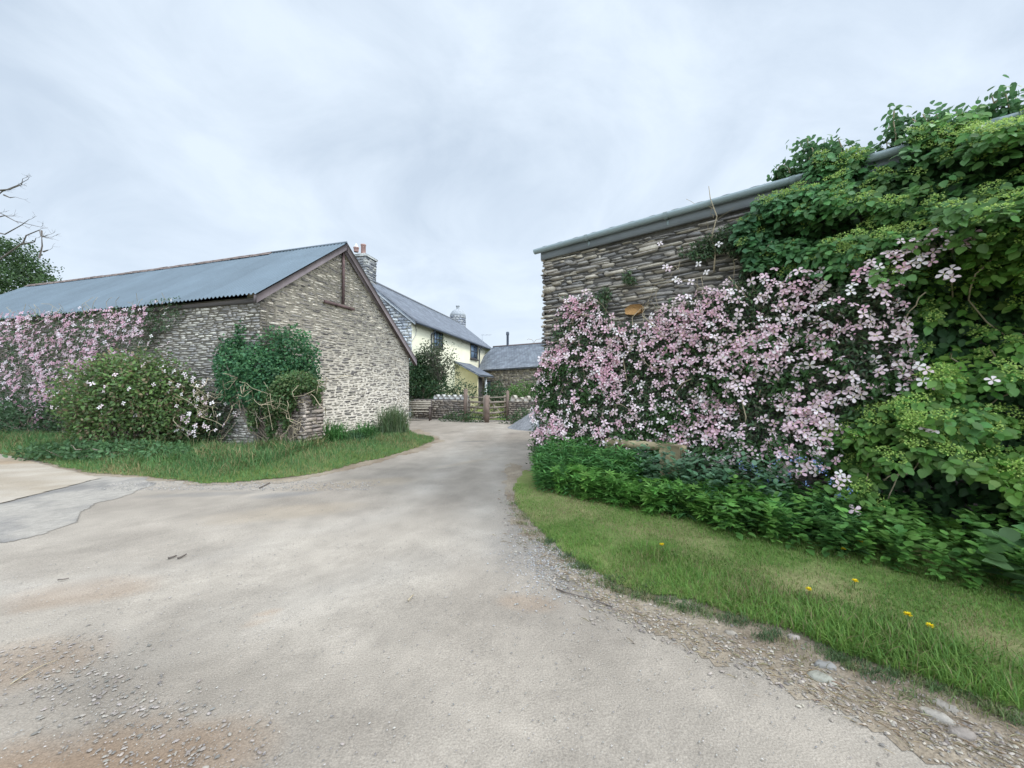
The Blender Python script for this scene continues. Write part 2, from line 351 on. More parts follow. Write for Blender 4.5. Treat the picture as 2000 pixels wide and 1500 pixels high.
def drive_col(X, Y):
    n1 = fbm(X * 0.55, Y * 0.55, 4); n2 = fbm(X * 2.2 + 40, Y * 2.2, 4); n3 = fbm(X * 12, Y * 12, 2)
    c = lerp((0.255, 0.226, 0.192), (0.345, 0.310, 0.266), np.clip((n1 - 0.3) * 2.2, 0, 1))
    c = lerp((0.34, 0.325, 0.31), (1, 1, 1), np.clip(0.95 + 0 * n2, 0, 1)) * 0 + c
    c = c * (0.86 + 0.28 * n2[..., None]) * (0.93 + 0.14 * n3[..., None])
    tan = np.array((0.35, 0.285, 0.205)); red = np.array((0.34, 0.225, 0.14)); grey = np.array((0.20, 0.192, 0.183)); mud = np.array((0.22, 0.155, 0.105))
    def mixin(mask, col, k):
        nonlocal c
        t = (mask * k)[..., None]; c = c * (1 - t) + col * t
    mixin(blob(X, Y, gp(690, 945), 1.1, 0.35, 0.3), tan, 0.4); mixin(blob(X, Y, gp(560, 1000), 0.9, 0.35, 0.3), tan, 0.35)
    mixin(blob(X, Y, gp(528, 1195), 0.10, 0.05, 0.5), red, 0.45); mixin(blob(X, Y, gp(500, 1215), 0.10, 0.05, 0.5), red, 0.25)
    mixin(blob(X, Y, gp(1030, 1175), 0.25, 0.12, -0.2), red, 0.25)
    mixin(blob(X, Y, gp(560, 965), 0.5, 0.18, 0.3), grey, 0.7); mixin(blob(X, Y, gp(400, 965), 0.9, 0.13, 0.15), grey, 0.55)
    mixin(blob(X, Y, gp(1010, 1060), 0.35, 0.7, -0.1), grey, 0.35); mixin(blob(X, Y, gp(1130, 1130), 0.45, 0.2, -0.6), grey, 0.35)
    mixin(blob(X, Y, (-1.9, 1.55), 0.55, 0.30, 0.3), mud, 0.8); mixin(blob(X, Y, (-1.35, 1.65), 0.30, 0.22, 0.3), mud, 0.6)
    mixin(blob(X, Y, (-2.9, 2.2), 0.5, 0.3, 0.2), mud, 0.5); mixin(blob(X, Y, (-3.4, 3.0), 0.6, 0.25, 0.2), mud * 1.2, 0.45)
    mixin(blob(X, Y, gp(925, 862), 0.6, 0.15, 0.2), grey * 0.8, 0.6); mixin(blob(X, Y, gp(900, 905), 0.9, 0.12, 0.8), tan, 0.3)
    # two worn wheel tracks curving round the lawn to the yard
    for off_ in (-0.75, 0.75):
        P_ = [(-5.5, 2.2), (-2.6, 2.9), (-1.0, 4.3 - off_ * 0.2), (-0.75, 7), (-1.0, 11), (-0.9, 16)]; dist = polydist(X - off_ * 0.7, Y + off_ * 0.5, P_ + P_[::-1]); mixin(np.clip(1.1 - dist / 0.38, 0, 1) * np.clip(fbm(X * 2, Y * 2, 3) * 2 - 0.4, 0, 1), np.array((0.40, 0.37, 0.33)), 0.45)
    n5 = fbm(X * 5 + 3, Y * 5, 4)[..., None]; n6 = np.clip((fbm(X * 1.4 + 70, Y * 1.4 + 12, 4) - 0.48) * 5, 0, 1)[..., None]
    c = c * (0.88 + 0.24 * n5) * (1 - 0.07 * n6); g9 = vnoise(X * 27, Y * 27)[..., None]; c = c * np.where(Y[..., None] < 4, 0.94 + 0.12 * g9, 1.0)
    return c * np.array((0.975, 0.945, 0.91))
kind((lambda mb: (mb.add([(-900, -300, -0.05), (900, -300, -0.05), (900, 1500, -0.05), (-900, 1500, -0.05)], [(0, 1, 2, 3)], (0.10, 0.14, 0.045)), mb.build('ground', M_SOIL))[1])(MB()), 'structure')
xs_n = np.concatenate([-grow(0, 24, 0.03, 1.012)[::-1][:-1], grow(0, 12, 0.03, 1.015)])
ys_n = np.concatenate([np.arange(-3, 1.3, 0.25), grow(1.3, 31, 0.022, 1.014)])
sheet('driveway', None, xs_n, ys_n, 0.0, drive_col, M_GROUND)
def conc_col(X, Y): n = fbm(X * 1.5, Y * 3, 4); return lerp((0.30, 0.25, 0.19), (0.40, 0.35, 0.29), np.clip(n * 1.6 - 0.3, 0, 1)) * (1 - 0.25 * blob(X, Y, gp(40, 900), 1.6, 0.5, 0.1)[..., None] * np.array([0.2, 0.6, 1.0]))
def asph_col(X, Y): n = fbm(X * 3, Y * 3, 4); return lerp((0.185, 0.172, 0.158), (0.30, 0.272, 0.235), np.clip(n * 2.6 - 0.75 + 0.28 * (X + 7.0), 0, 1)) * (0.88 + 0.3 * vnoise(X * 40, Y * 40)[..., None])
sheet('concrete_slab', CONC, np.arange(-16, -4.5, 0.04), np.arange(3, 13, 0.04), 0.013, conc_col, M_GROUND, edge=0.03)
sheet('asphalt_patch', ASPH, np.arange(-16, -4.0, 0.035), np.arange(3, 9, 0.035), 0.005, asph_col, M_GROUND, edge=0.10)
def dirt_col(X, Y):
    n = fbm(X * 2.5, Y * 2.5, 4); return lerp((0.20, 0.155, 0.11), (0.29, 0.24, 0.18), np.clip(n * 2 - 0.5, 0, 1))
sheet('dirt_edge', DIRT_R, grow(-0.8, 8, 0.025, 1.008), grow(0.5, 9, 0.02, 1.008), 0.003, dirt_col, M_SOIL, edge=0.17, es=6.0)
sheet('dirt_border', DIRT_L, np.arange(-18, -1.5, 0.06), np.arange(5.5, 17, 0.06), 0.003, dirt_col, M_SOIL, edge=0.22)
def distR(X, Y): return (X - RWf.o[0]) * RWf.n[0] + (Y - RWf.o[1]) * RWf.n[1]
def lawn_col(X, Y):
    n = fbm(X * 1.7, Y * 1.7, 4); return lerp((0.12, 0.17, 0.045), (0.24, 0.23, 0.10), np.clip(n * 2.6 - 0.95, 0, 1))
def bankR(X, Y): return -0.006 + 0.055 * np.clip(polydist(X, Y, GRASS_R) / 0.6, 0, 1) ** 0.8 + 0.02 * (fbm(X * 3, Y * 3, 3) - 0.5)
sheet('lawn', GRASS_R, grow(-0.4, 9, 0.03, 1.01), grow(0.8, 8, 0.03, 1.01), 0.012, lawn_col, M_SOIL, zf=bankR, edge=0.06)
def distL(X, Y): return (X - LWf.o[0]) * LWf.n[0] + (Y - LWf.o[1]) * LWf.n[1]
def bankL(X, Y): return -0.008 + 0.12 * np.clip(polydist(X, Y, GRASS_L) / 1.8, 0, 1) ** 0.8
sheet('grass_bank', GRASS_L, np.arange(-18, -2, 0.07), np.arange(5.5, 17, 0.07), 0.012, lambda X, Y: lawn_col(X, Y) * 0.8, M_SOIL, zf=bankL, edge=0.08)

# ================================================================== LEFT BARN
RID_T, RID_Z, EL_T, EL_Z, ER_T, ER_Z, BL = 2.90, 6.33, -0.28, 3.93, 7.02, 2.86, 18.0
def gable_top(t): return (EL_Z + (t - EL_T) * (RID_Z - EL_Z) / (RID_T - EL_T) if t < RID_T else RID_Z - (t - RID_T) * (RID_Z - ER_Z) / (ER_T - RID_T)) - 0.10
barn = thing('stone_barn', 'long stone barn with blue-grey corrugated roof and wide gable end facing the drive', 'barn', (-9, 14, 0))
mb = MB()
P = [(0, -0.3), (6.9, -0.3), (6.9, gable_top(6.9)), (RID_T, gable_top(RID_T)), (0, gable_top(0.0))]
mb.prism([GWf.w(t, 0.0, z) for t, z in P], GWf.Nn * -0.45, (0.50, 0.45, 0.375))
PAL_G = [(0.19, 0.17, 0.15), (0.25, 0.222, 0.19), (0.135, 0.122, 0.112), (0.37, 0.33, 0.27), (0.45, 0.405, 0.335), (0.22, 0.20, 0.178), (0.41, 0.365, 0.30)]
stones(mb, GWf, 0.0, 6.9, 0.02, lambda t: gable_top(t) - 0.03, (0.020, 0.068), (0.07, 0.46), (0.003, 0.018), PAL_G, gapz=0.019, gaps=0.05, wob=0.13, taper=0.62, zj=0.012)
mb.build('gable_wall', M_STONE, barn)
mb = MB(); mb.prism([LWf.w(s, 0.0, z) for s, z in [(0, -0.3), (BL, -0.3), (BL, EL_Z - 0.0), (0, EL_Z - 0.0)]], LWf.Nn * -0.45, (0.24, 0.215, 0.18))
PAL_L = [(0.34, 0.31, 0.275), (0.40, 0.37, 0.32), (0.29, 0.27, 0.25), (0.47, 0.435, 0.375), (0.24, 0.225, 0.21)]
stones(mb, LWf, 0.0, BL, 0.02, lambda t: EL_Z - 0.04, (0.04, 0.075), (0.10, 0.42), (0.0, 0.03), PAL_L, gapz=0.012, gaps=0.02, wob=0.09, taper=0.66, zj=0.008)
mb.build('side_wall', M_STONE, barn)
mb = MB()
B1 = Frame(GWf.w(6.9, 0, 0)[:2], LWf.d, GWf.d); mb.box(B1.w(0.46, -0.45, -0.3), LWf.D * (BL - 0.92), GWf.D * 0.45, Z3 * 3.2, (0.25, 0.22, 0.18))
mb.prism([GWf.w(t, -BL, z) for t, z in [(0.46, -0.3), (6.9, -0.3), (6.9, gable_top(6.9)), (RID_T, gable_top(RID_T)), (0.46, gable_top(0.46))]], GWf.Nn * 0.45, (0.25, 0.22, 0.18))
mb.build('back_wall', M_STONE, barn)
# corrugated roof: s along the ridge from the gable overhang
M_ROOF = mat('corrugated_sheet', attr='col', rough=0.42, var=0.10, vscale=1.2, fine=0.05, fscale=14, spec=0.45)
def corr(t0, z0, t1, z1):
    mb = MB(); ss = np.arange(-0.22, BL + 0.2, 0.146 / 8); rr = np.linspace(0, 1, 7)
    S, R = np.meshgrid(ss, rr, indexing='ij')
    sheetid = np.floor((S + 0.22) / 1.022).astype(int)
    T = t0 + (t1 - t0) * R; Z = z0 + (z1 - z0) * R + 0.024 * np.sin(S * 2 * math.pi / 0.146) + 0.006 * (sheetid % 2)
    Z -= 0.05 * np.sin(np.clip(S / BL, 0, 1) * math.pi) * (1 - 0.4 * R)
    W = GWf.w(T, -S, Z)
    nx, ny = S.shape; idx = np.arange(nx * ny).reshape(nx, ny)
    F = np.stack([idx[:-1, :-1], idx[1:, :-1], idx[1:, 1:], idx[:-1, 1:]], -1).reshape(-1, 4)
    k = 0.93 + 0.14 * _T[sheetid & 255, 5]; C = np.array((0.098, 0.128, 0.150)) * k[..., None]
    edge = (((S + 0.22) % 1.022) < 0.05)[..., None]; C = np.where(edge, C * 0.45, C)
    mb.add(W.reshape(-1, 3), F, C.reshape(-1, 3)); return mb
corr(EL_T, EL_Z, RID_T, RID_Z).build('roof', M_ROOF, barn, smooth=True)
corr(ER_T, ER_Z, RID_T, RID_Z).build('roof', M_ROOF, barn, smooth=True)
# ridge tiles on the far three quarters, a thin bare edge by the gable
M_RIDGE = mat('ridge_tile', (0.24, 0.185, 0.165), rough=0.9, var=0.35, vscale=3)
mb = MB(); s = 3.0
while s < BL - 0.1:
    sag = -0.05 * math.sin(s / BL * math.pi); z = RID_Z + 0.035 + sag + random.uniform(-0.008, 0.008)
    for a, b in ((-0.17, 0), (0, 0.17)):
        q = [GWf.w(RID_T + a, -s, z - abs(a) * 0.6), GWf.w(RID_T + b, -s, z - abs(b) * 0.6), GWf.w(RID_T + b, -(s + 0.44), z - abs(b) * 0.6), GWf.w(RID_T + a, -(s + 0.44), z - abs(a) * 0.6)]
        mb.prism(q, Z3 * 0.045)
    s += 0.452
mb.build('ridge_tiles', M_RIDGE, barn)
mb = MB(); mb.tube([GWf.w(RID_T, -q, RID_Z + 0.02) for q in (-0.2, 1.2, 2.0, 2.98)], 0.035, 6); mb.build('ridge_cap', M_ROOF and mat('ridge_metal', (0.13, 0.15, 0.17), rough=0.6), barn)
M_BARGE = mat('barge_paint', (0.135, 0.11, 0.11), rough=0.8, var=0.25, vscale=2.5)
M_RUST = mat('rust_paint', (0.115, 0.075, 0.07), rough=0.9, var=0.4, vscale=4)
def verge(t0, z0, t1, z1, w, m, off0=0.10, off1=0.20):
    mb = MB(); q = [GWf.w(t0, off0, z0), GWf.w(t1, off0, z1), GWf.w(t1, off0, z1 - w), GWf.w(t0, off0, z0 - w)]
    mb.prism(q, GWf.Nn * (off1 - off0)); return mb.build('barge_board', m, barn)
verge(EL_T + 0.02, EL_Z - 0.035, RID_T, RID_Z - 0.035, 0.20, M_BARGE)
verge(RID_T + 0.002, RID_Z - 0.035, ER_T + 0.12, ER_Z - 0.08, 0.27, M_BARGE, 0.10, 0.24)
mb = MB(); mb.box(GWf.w(RID_T - 0.04, 0.04, 4.32), GWf.D * 0.06, GWf.Nn * 0.07, Z3 * 1.68); mb.build('hoist_post', M_RUST, barn)
mb = MB(); a = GWf.px(632, 577, 0.04); b = GWf.px(690, 594, 0.04); mb.box(GWf.w(a[0], 0.03, 4.2), GWf.D * (b[0] - a[0]), GWf.Nn * 0.07, Z3 * 0.08); mb.build('lintel', M_RUST, barn)
mb = MB(); mb.box(LWf.w(-0.05, 0.02, EL_Z - 0.16), LWf.D * (BL + 0.1), LWf.Nn * 0.06, Z3 * 0.10); mb.build('fascia', mat('fascia_dark', (0.09, 0.08, 0.075)), barn)

# ================================================================== RIGHT BARN
EZ = 4.20; RL = 13.0
rb = thing('creeper_barn', 'stone barn with pale green gutter and its front wall draped in creepers', 'barn', (5, 8, 0))
mb = MB(); mb.prism([RWf.w(s, -0.028, z) for s, z in [(0.04, -0.3), (RL, -0.3), (RL, EZ - 0.1), (0.04, EZ - 0.1)]], RWf.Nn * -0.5, (0.13, 0.12, 0.11))
PAL_R = [(0.26, 0.235, 0.21), (0.31, 0.275, 0.235), (0.19, 0.178, 0.168), (0.36, 0.315, 0.255), (0.25, 0.228, 0.205), (0.16, 0.148, 0.14), (0.43, 0.38, 0.31)]
stones(mb, RWf, 0.0, 6.2, 0.0, lambda t: EZ - 0.17, (0.015, 0.064), (0.08, 0.50), (-0.020, 0.045), PAL_R, gapz=0.006, gaps=0.012, wob=0.12, taper=0.78, zj=0.010, base=-0.06)
stones(mb, RWf, 6.3, RL, 0.0, lambda t: EZ - 0.17, (0.07, 0.12), (0.3, 0.6), (0.0, 0.05), PAL_R, gapz=0.012, gaps=0.02, wob=0.05)
EWf = Frame(RWf.w(0, 0, 0)[:2], -RWf.n, -RWf.d)         # end wall round the corner
stones(mb, EWf, -0.03, 6.0, 0.0, lambda t: EZ - 0.17 + 0.30 * max(t, 0), (0.04, 0.09), (0.15, 0.5), (0.0, 0.06), PAL_R, gapz=0.012, gaps=0.02, wob=0.04)
mb.build('front_wall', M_STONE, rb)
mb = MB(); mb.prism([EWf.w(t, -0.045, z) for t, z in [(0.51, -0.3), (6, -0.3), (6, EZ + 1.6), (0.51, EZ)]], EWf.Nn * -0.4, (0.10, 0.09, 0.085)); mb.build('end_wall', M_STONE, rb)
M_FASC = mat('fascia_board', (0.24, 0.26, 0.28), rough=0.7, var=0.2, vscale=2)
M_GUT = mat('gutter_plastic', (0.25, 0.30, 0.31), rough=0.45, var=0.12, vscale=2, spec=0.4)
mb = MB(); mb.box(RWf.w(-0.02, 0.035, EZ - 0.17), RWf.D * RL, RWf.Nn * 0.035, Z3 * 0.19); mb.box(RWf.w(-0.02, -0.1, EZ - 0.15), RWf.D * RL, RWf.Nn * 0.134, Z3 * 0.02); mb.build('fascia', M_FASC, rb)
g = MB(); k = 9
prof = [(0.125 + 0.062 * math.cos(a), EZ + 0.02 + 0.075 * math.sin(a)) for a in np.linspace(math.pi, 2 * math.pi, k)] + [(0.125 + 0.055 * math.cos(a), EZ + 0.02 + 0.066 * math.sin(a)) for a in np.linspace(2 * math.pi, math.pi, k)]
for s0, s1 in ((-0.12, 1.0), (1.0, 2.35), (2.35, 3.9), (3.9, 5.5), (5.5, RL)):
    A = np.array([RWf.w(s0, o, z) for o, z in prof]); B_ = np.array([RWf.w(s1, o, z) for o, z in prof]); n = len(prof)
    b = g.add(np.vstack([A, B_]), [(i, (i + 1) % n, (i + 1) % n + n, i + n) for i in range(n)])
b = g.add([RWf.w(-0.12, o, z) for o, z in prof[:k]], [list(range(k))])
gut = g.build('gutter', M_GUT, rb, smooth=False)
for s0 in (0.98, 2.32, 3.87, 5.47):
    g = MB(); pr = [(0.125 + 0.072 * math.cos(a), EZ + 0.02 + 0.086 * math.sin(a)) for a in np.linspace(math.pi, 2 * math.pi, k)]
    A = np.array([RWf.w(s0, o, z) for o, z in pr]); B_ = np.array([RWf.w(s0 + 0.06, o, z) for o, z in pr])
    g.add(np.vstack([A, B_]), [(i, i + 1, i + 1 + k, i + k) for i in range(k - 1)])
    g.box(RWf.w(s0 + 0.015, 0.055, EZ - 0.14), RWf.D * 0.03, RWf.Nn * 0.02, Z3 * 0.10)
    g.build('bracket', M_GUT, gut)
# low pitched profiled roof
mb = MB(); ss = np.arange(-0.1, RL, 0.02); tt = np.array([0.10, -1.5, -3, -6.0])
S, T = np.meshgrid(ss, tt, indexing='ij'); Z = EZ + 0.055 - (T - 0.10) * 0.30 + 0.010 * np.sin(S * 2 * math.pi / 0.34)
nx, ny = S.shape; idx = np.arange(nx * ny).reshape(nx, ny); F = np.stack([idx[:-1, :-1], idx[1:, :-1], idx[1:, 1:], idx[:-1, 1:]], -1).reshape(-1, 4)
W = RWf.w(S, T, Z).reshape(-1, 3); nn = len(W); mb.add(np.vstack([W, W - Z3 * 0.02]), np.vstack([F, F[:, ::-1] + nn, np.stack([idx[:-1, 0], idx[1:, 0], idx[1:, 0] + nn, idx[:-1, 0] + nn], -1)]))
mb.build('roof', mat('roof_sheet', (0.22, 0.22, 0.21), rough=0.8, var=0.3), rb, smooth=True)
# ochre stone
a = RWf.px(1240, 605, 0.07); mb = MB()
pp = [(-.14, -.06), (-.15, .03), (-.06, .085), (.08, .08), (.14, .03), (.11, -.05), (.0, -.085)]
mb.prism([RWf.w(a[0] + x, 0.02, a[1] + z) for x, z in pp], RWf.Nn * 0.09, (0.36, 0.20, 0.08)); mb.build('jutting_stone', M_STONE, rb)['label'] = 'ochre stone jutting out of the grey wall'

# ================================================================== FARMHOUSE
FH = Frame((-5.23, 20.0), (.2067, .9784), (.9784, -.2067))      # long yellow wall
FG = Frame((-5.23, 20.0), (-.9784, .2067), (-.2067, -.9784))    # near gable wall
FL, FEZ, FRW, FRZ = 15.9, 5.18, 3.0, 7.58
house = thing('farmhouse', 'two storey farmhouse with pale yellow render and slate roof', 'house', (-8, 28, 0))
M_YEL = mat('yellow_render', (0.63, 0.60, 0.45), rough=0.9, var=0.08, vscale=1.2, bump=0.2)
M_SLATE = mat('slate_roof', (0.135, 0.15, 0.175), rough=0.6, brick=(0.32, 0.22, 0.012, 0.45), var=0.22, vscale=1.3, spec=0.35)
M_WHITE = mat('white_paint', (0.75, 0.76, 0.76), rough=0.6); M_DARKW = mat('dark_wood', (0.05, 0.045, 0.045), rough=0.7, var=0.2)
M_GLASS = mat('window_glass', (0.16, 0.22, 0.30), rough=0.12, spec=0.7)
M_LEAD = mat('dark_plastic', (0.06, 0.07, 0.09), rough=0.5)
mb = MB(); mb.box(FH.w(0, 0, -0.2), FH.D * FL, FH.Nn * -0.4, Z3 * (FEZ + 0.1)); mb.build('front_wall', M_YEL, house)
mb = MB(); mb.prism([FG.w(t, -0.02, z) for t, z in [(0.405, -0.2), (6.0, -0.2), (6.0, FEZ - 0.1), (3.0, FRZ - 0.12), (0.405, FEZ - 0.1 + 0.32)]], FG.Nn * -0.4, (0.30, 0.31, 0.32))
mb.box(FG.w(0.0, 0.0, -0.2), FG.D * 0.41, FG.Nn * -0.02 , Z3 * (FEZ + 0.1), (0.30, 0.31, 0.32))
PAL_F = [(0.46, 0.47, 0.47), (0.40, 0.42, 0.44), (0.52, 0.52, 0.50), (0.33, 0.35, 0.38)]
stones(mb, FG, 0.0, 6.0, 0.0, lambda t: (FEZ + t * 0.8 if t < 3 else FRZ - (t - 3) * 0.8) - 0.15, (0.11, 0.17), (0.22, 0.5), (0.012, 0.03), PAL_F, gapz=0.02, gaps=0.02, wob=0.02, taper=0.95, base=-0.03)
mb.build('gable_wall', M_STONE, house)
mb = MB(); mb.prism([FG.w(t, -FL, z) for t, z in [(0.405, -0.2), (6.0, -0.2), (6.0, FEZ - 0.1), (3.0, FRZ - 0.12), (0.405, FEZ + 0.2)]], FG.Nn * 0.4); mb.box(FG.w(5.6, -0.43, -0.2), FG.D * 0.4, FG.Nn * -(FL - 0.9), Z3 * FEZ)
mb.build('back_wall', mat('rear_render', (0.55, 0.5, 0.35)), house)
def slope_roof(name, F, s0, s1, o0, z0, o1, z1, th, m, parent, z0b=None, z1b=None, s0r=None, s1r=None):
    mb = MB(); z0b = z0 if z0b is None else z0b; z1b = z1 if z1b is None else z1b; s0r = s0 if s0r is None else s0r; s1r = s1 if s1r is None else s1r
    ln = math.hypot(o1 - o0, z1 - z0)
    A, B_ = np.meshgrid(np.linspace(0, 1, 19), np.linspace(0, 1, 7), indexing='ij'); Zg = (z0 * (1 - A) + z0b * A) * (1 - B_) + (z1 * (1 - A) + z1b * A) * B_
    Zg = Zg - 0.04 * np.sin(A * math.pi) * np.sin(B_ * math.pi * 0.9) + 0.012 * (vnoise(A * 17, B_ * 9 + z1) - 0.5)
    W = F.w((s0 * (1 - A) + s1 * A) * (1 - B_) + (s0r * (1 - A) + s1r * A) * B_, o0 * (1 - B_) + o1 * B_, Zg).reshape(-1, 3); uv = np.stack([s0 + (s1 - s0) * A, ln * B_, 0 * A], -1).reshape(-1, 3)
    ix = np.arange(A.size).reshape(A.shape); Fq = np.stack([ix[:-1, :-1], ix[1:, :-1], ix[1:, 1:], ix[:-1, 1:]], -1).reshape(-1, 4); nn = len(W)
    rim = np.concatenate([ix[:, 0], ix[-1, 1:], ix[-2::-1, -1], ix[0, -2:0:-1]]); rn = np.roll(rim, -1)
    mb.add(np.vstack([W, W - Z3 * th]), np.vstack([Fq, Fq[:, ::-1] + nn, np.stack([rim, rn, rn + nn, rim + nn], -1)]), uv=np.vstack([uv, uv])); return mb.build(name, m, parent)
hroof = slope_roof('roof', FH, -0.22, FL + 0.15, 0.30, FEZ - 0.20, -FRW, FRZ, 0.09, M_SLATE, house)
slope_roof('roof', FH, -0.22, FL + 0.15, -6.3, FEZ - 0.20, -FRW - 0.004, FRZ, 0.09, M_SLATE, house)
mb = MB(); mb.tube([FH.w(s, -FRW, FRZ + 0.01) for s in np.linspace(-0.22, FL + 0.15, 24)], 0.07, 6); mb.build('ridge_tiles', mat('slate_ridge', (0.16, 0.165, 0.18)), hroof)
mb = MB(); q = [FG.w(-0.28, 0.12, FEZ - 0.22), FG.w(3.0, 0.12, FRZ - 0.03), FG.w(3.0, 0.12, FRZ - 0.20), FG.w(-0.28, 0.12, FEZ - 0.39)]; mb.prism(q, FG.Nn * 0.05); mb.build('barge_board', mat('pale_verge', (0.42, 0.44, 0.45)), house)
mb = MB(); mb.tube([FH.w(s, 0.36, FEZ - 0.27) for s in (-0.1, 5, 10, FL)], 0.065, 8); mb.build('gutter', M_LEAD, house)
for u in (842.5, 936):
    s = FH.px(u, 700, 0.07)[0]; mb = MB(); mb.tube([FH.w(s, 0.34, FEZ - 0.3), FH.w(s, 0.10, FEZ - 0.55), FH.w(s, 0.08, 3.5), FH.w(s, 0.08, 0.1)], 0.045, 6); mb.build('downpipe', M_LEAD, house)
    mb = MB(); mb.box(FH.w(s + 0.10, 0.003, FEZ - 1.9), FH.D * 0.14, FH.Nn * 0.03, Z3 * 1.5); mb.build('white_trim', M_WHITE, house)
def window(F, u0, u1, v0, v1, parent, nx=2, ny=3):
    s0, _ = F.px(u0, 700); s1, _ = F.px(u1, 700); um = (u0 + u1) / 2; z1 = F.px(um, v0)[1]; z0 = F.px(um, v1)[1]
    mb = MB(); b = 0.07
    for (a, c, e, f) in ((s0, z0, s1 - s0, b), (s0, z1 - b, s1 - s0, b)): mb.box(F.w(a, 0.003, c), F.D * e, F.Nn * 0.05, Z3 * f)
    mb.box(F.w(s0, 0.003, z0 + b), F.D * b, F.Nn * 0.05, Z3 * (z1 - z0 - 2 * b)); mb.box(F.w(s1 - b, 0.003, z0 + b), F.D * b, F.Nn * 0.05, Z3 * (z1 - z0 - 2 * b))
    for i in range(1, nx): mb.box(F.w(s0 + (s1 - s0) * i / nx - 0.025, 0.012, z0 + b), F.D * 0.05, F.Nn * 0.036, Z3 * (z1 - z0 - 2 * b))
    for i in range(1, ny): mb.box(F.w(s0 + b, 0.014, z0 + (z1 - z0) * i / ny - 0.02), F.D * (s1 - s0 - 2 * b), F.Nn * 0.03, Z3 * 0.04)
    w = mb.build('window', M_DARKW, parent)
    mb = MB(); mb.box(F.w(s0 + 0.03, 0.004, z0 + 0.03), F.D * (s1 - s0 - 0.06), F.Nn * 0.006, Z3 * (z1 - z0 - 0.06)); mb.build('pane', M_GLASS, w)
    mb = MB(); mb.box(F.w(s0 - 0.08, 0.003, z0 - 0.09), F.D * (s1 - s0 + 0.16), F.Nn * 0.12, Z3 * 0.087); mb.build('sill', M_DARKW, w)
    return w
window(FH, 846, 864, 648, 679, house, 3, 2); window(FH, 918.5, 932, 673, 701, house, 2, 2)
# chimneys
def chim(mb, F, s0, s1, o0, o1, z0, z1, pal):
    mb.box(F.w(s0, o0, z0), F.D * (s1 - s0), F.Nn * (o1 - o0), Z3 * (z1 - z0), (0.22, 0.22, 0.22))
    c = F.w(s1, o1, 0)[:2]
    stones(mb, Frame(F.w(s0, o1, 0)[:2], F.d, F.n), 0, s1 - s0, z0 + 0.05, lambda t: z1, (0.09, 0.14), (0.18, 0.4), (0.005, 0.04), pal, taper=0.9)
    stones(mb, Frame(F.w(s0, o0, 0)[:2], F.n, -F.d), 0, o1 - o0, z0 + 0.05, lambda t: z1, (0.09, 0.14), (0.18, 0.4), (0.005, 0.04), pal, taper=0.9)
mb = MB(); chim(mb, FH, 0.02, 1.02, -3.45, -2.68, 6.6, 8.62, [(0.20, 0.20, 0.20), (0.30, 0.30, 0.29), (0.15, 0.155, 0.165), (0.36, 0.35, 0.32)])
ch1 = mb.build('chimney', M_STONE, house)
mb = MB(); mb.prism([FH.w(a, b, 8.621) for a, b in ((-0.05, -3.52), (1.09, -3.52), (1.09, -2.61), (-0.05, -2.61))], Z3 * 0.10, (0.40, 0.40, 0.38)); 
q0 = [FH.w(a, b, 8.722) for a, b in ((0, -3.47), (1.04, -3.47), (1.04, -2.66), (0, -2.66))]; q1 = [FH.w(a, b, 8.86) for a, b in ((0.2, -3.27), (0.84, -3.27), (0.84, -2.86), (0.2, -2.86))]
mb.add(q0 + q1, [(0, 1, 5, 4), (1, 2, 6, 5), (2, 3, 7, 6), (3, 0, 4, 7), (4, 5, 6, 7)], (0.40, 0.40, 0.38)); mb.build('chimney_cap', M_STONE, ch1)
M_TERRA = mat('terracotta', (0.33, 0.20, 0.175), rough=0.85, var=0.2)
for k, (u, vt, Y) in enumerate(((709, 477, 20.9), (695, 482.5, 20.5))):
    p = pt(u, vt, Y); mb = MB(); r = 0.125; b = 8.80
    mb.lathe((p[0], p[1], 0), [(r * 0.9, b), (r, b + 0.05), (r, p[2] - 0.07), (r * 1.15, p[2] - 0.06), (r * 1.15, p[2]), (r * 0.8, p[2]), (r * 0.7, p[2] - 0.1)], 14); pot = mb.build('chimney_pot', M_TERRA, ch1)
    if k == 1:
        mb = MB(); mb.lathe((p[0], p[1], p[2] + 0.002), [(r, 0), (r * 0.8, 0.05), (0.03, 0.2)], 12); mb.build('cowl', mat('pale_metal', (0.5, 0.5, 0.48)), pot)
c = pt(894, 640, 36.6); mb = MB(); zt = lambda v: H - (v - HOR) / FPX * 36.6
mb.lathe((c[0], c[1], 0), [(0.72, 6.2), (0.72, zt(618)), (0.76, zt(617)), (0.70, zt(613)), (0.55, zt(608.5)), (0.33, zt(605)), (0.14, zt(604)), (0.14, zt(599)), (0.19, zt(598.5)), (0.19, zt(597)), (0.1, zt(597))], 20, (0.30, 0.31, 0.32))
for row in range(9):
    z = 6.4 + row * 0.21
    for kk in range(15):
        a = kk * 2 * math.pi / 15 + row * 0.2 + random.uniform(-0.05, 0.05)
        Fk = Frame((c[0] + 0.70 * math.cos(a), c[1] + 0.70 * math.sin(a)), (-math.sin(a), math.cos(a)), (math.cos(a), math.sin(a)))
        mb.box(Fk.w(-0.12, 0, z), Fk.D * 0.24, Fk.Nn * 0.05, Z3 * 0.17, random.choice([(0.25, 0.26, 0.29), (0.18, 0.19, 0.22), (0.33, 0.33, 0.33)]))
o = mb.build('chimney', M_STONE, house); o['label'] = 'round domed stone chimney at the far end of the ridge'
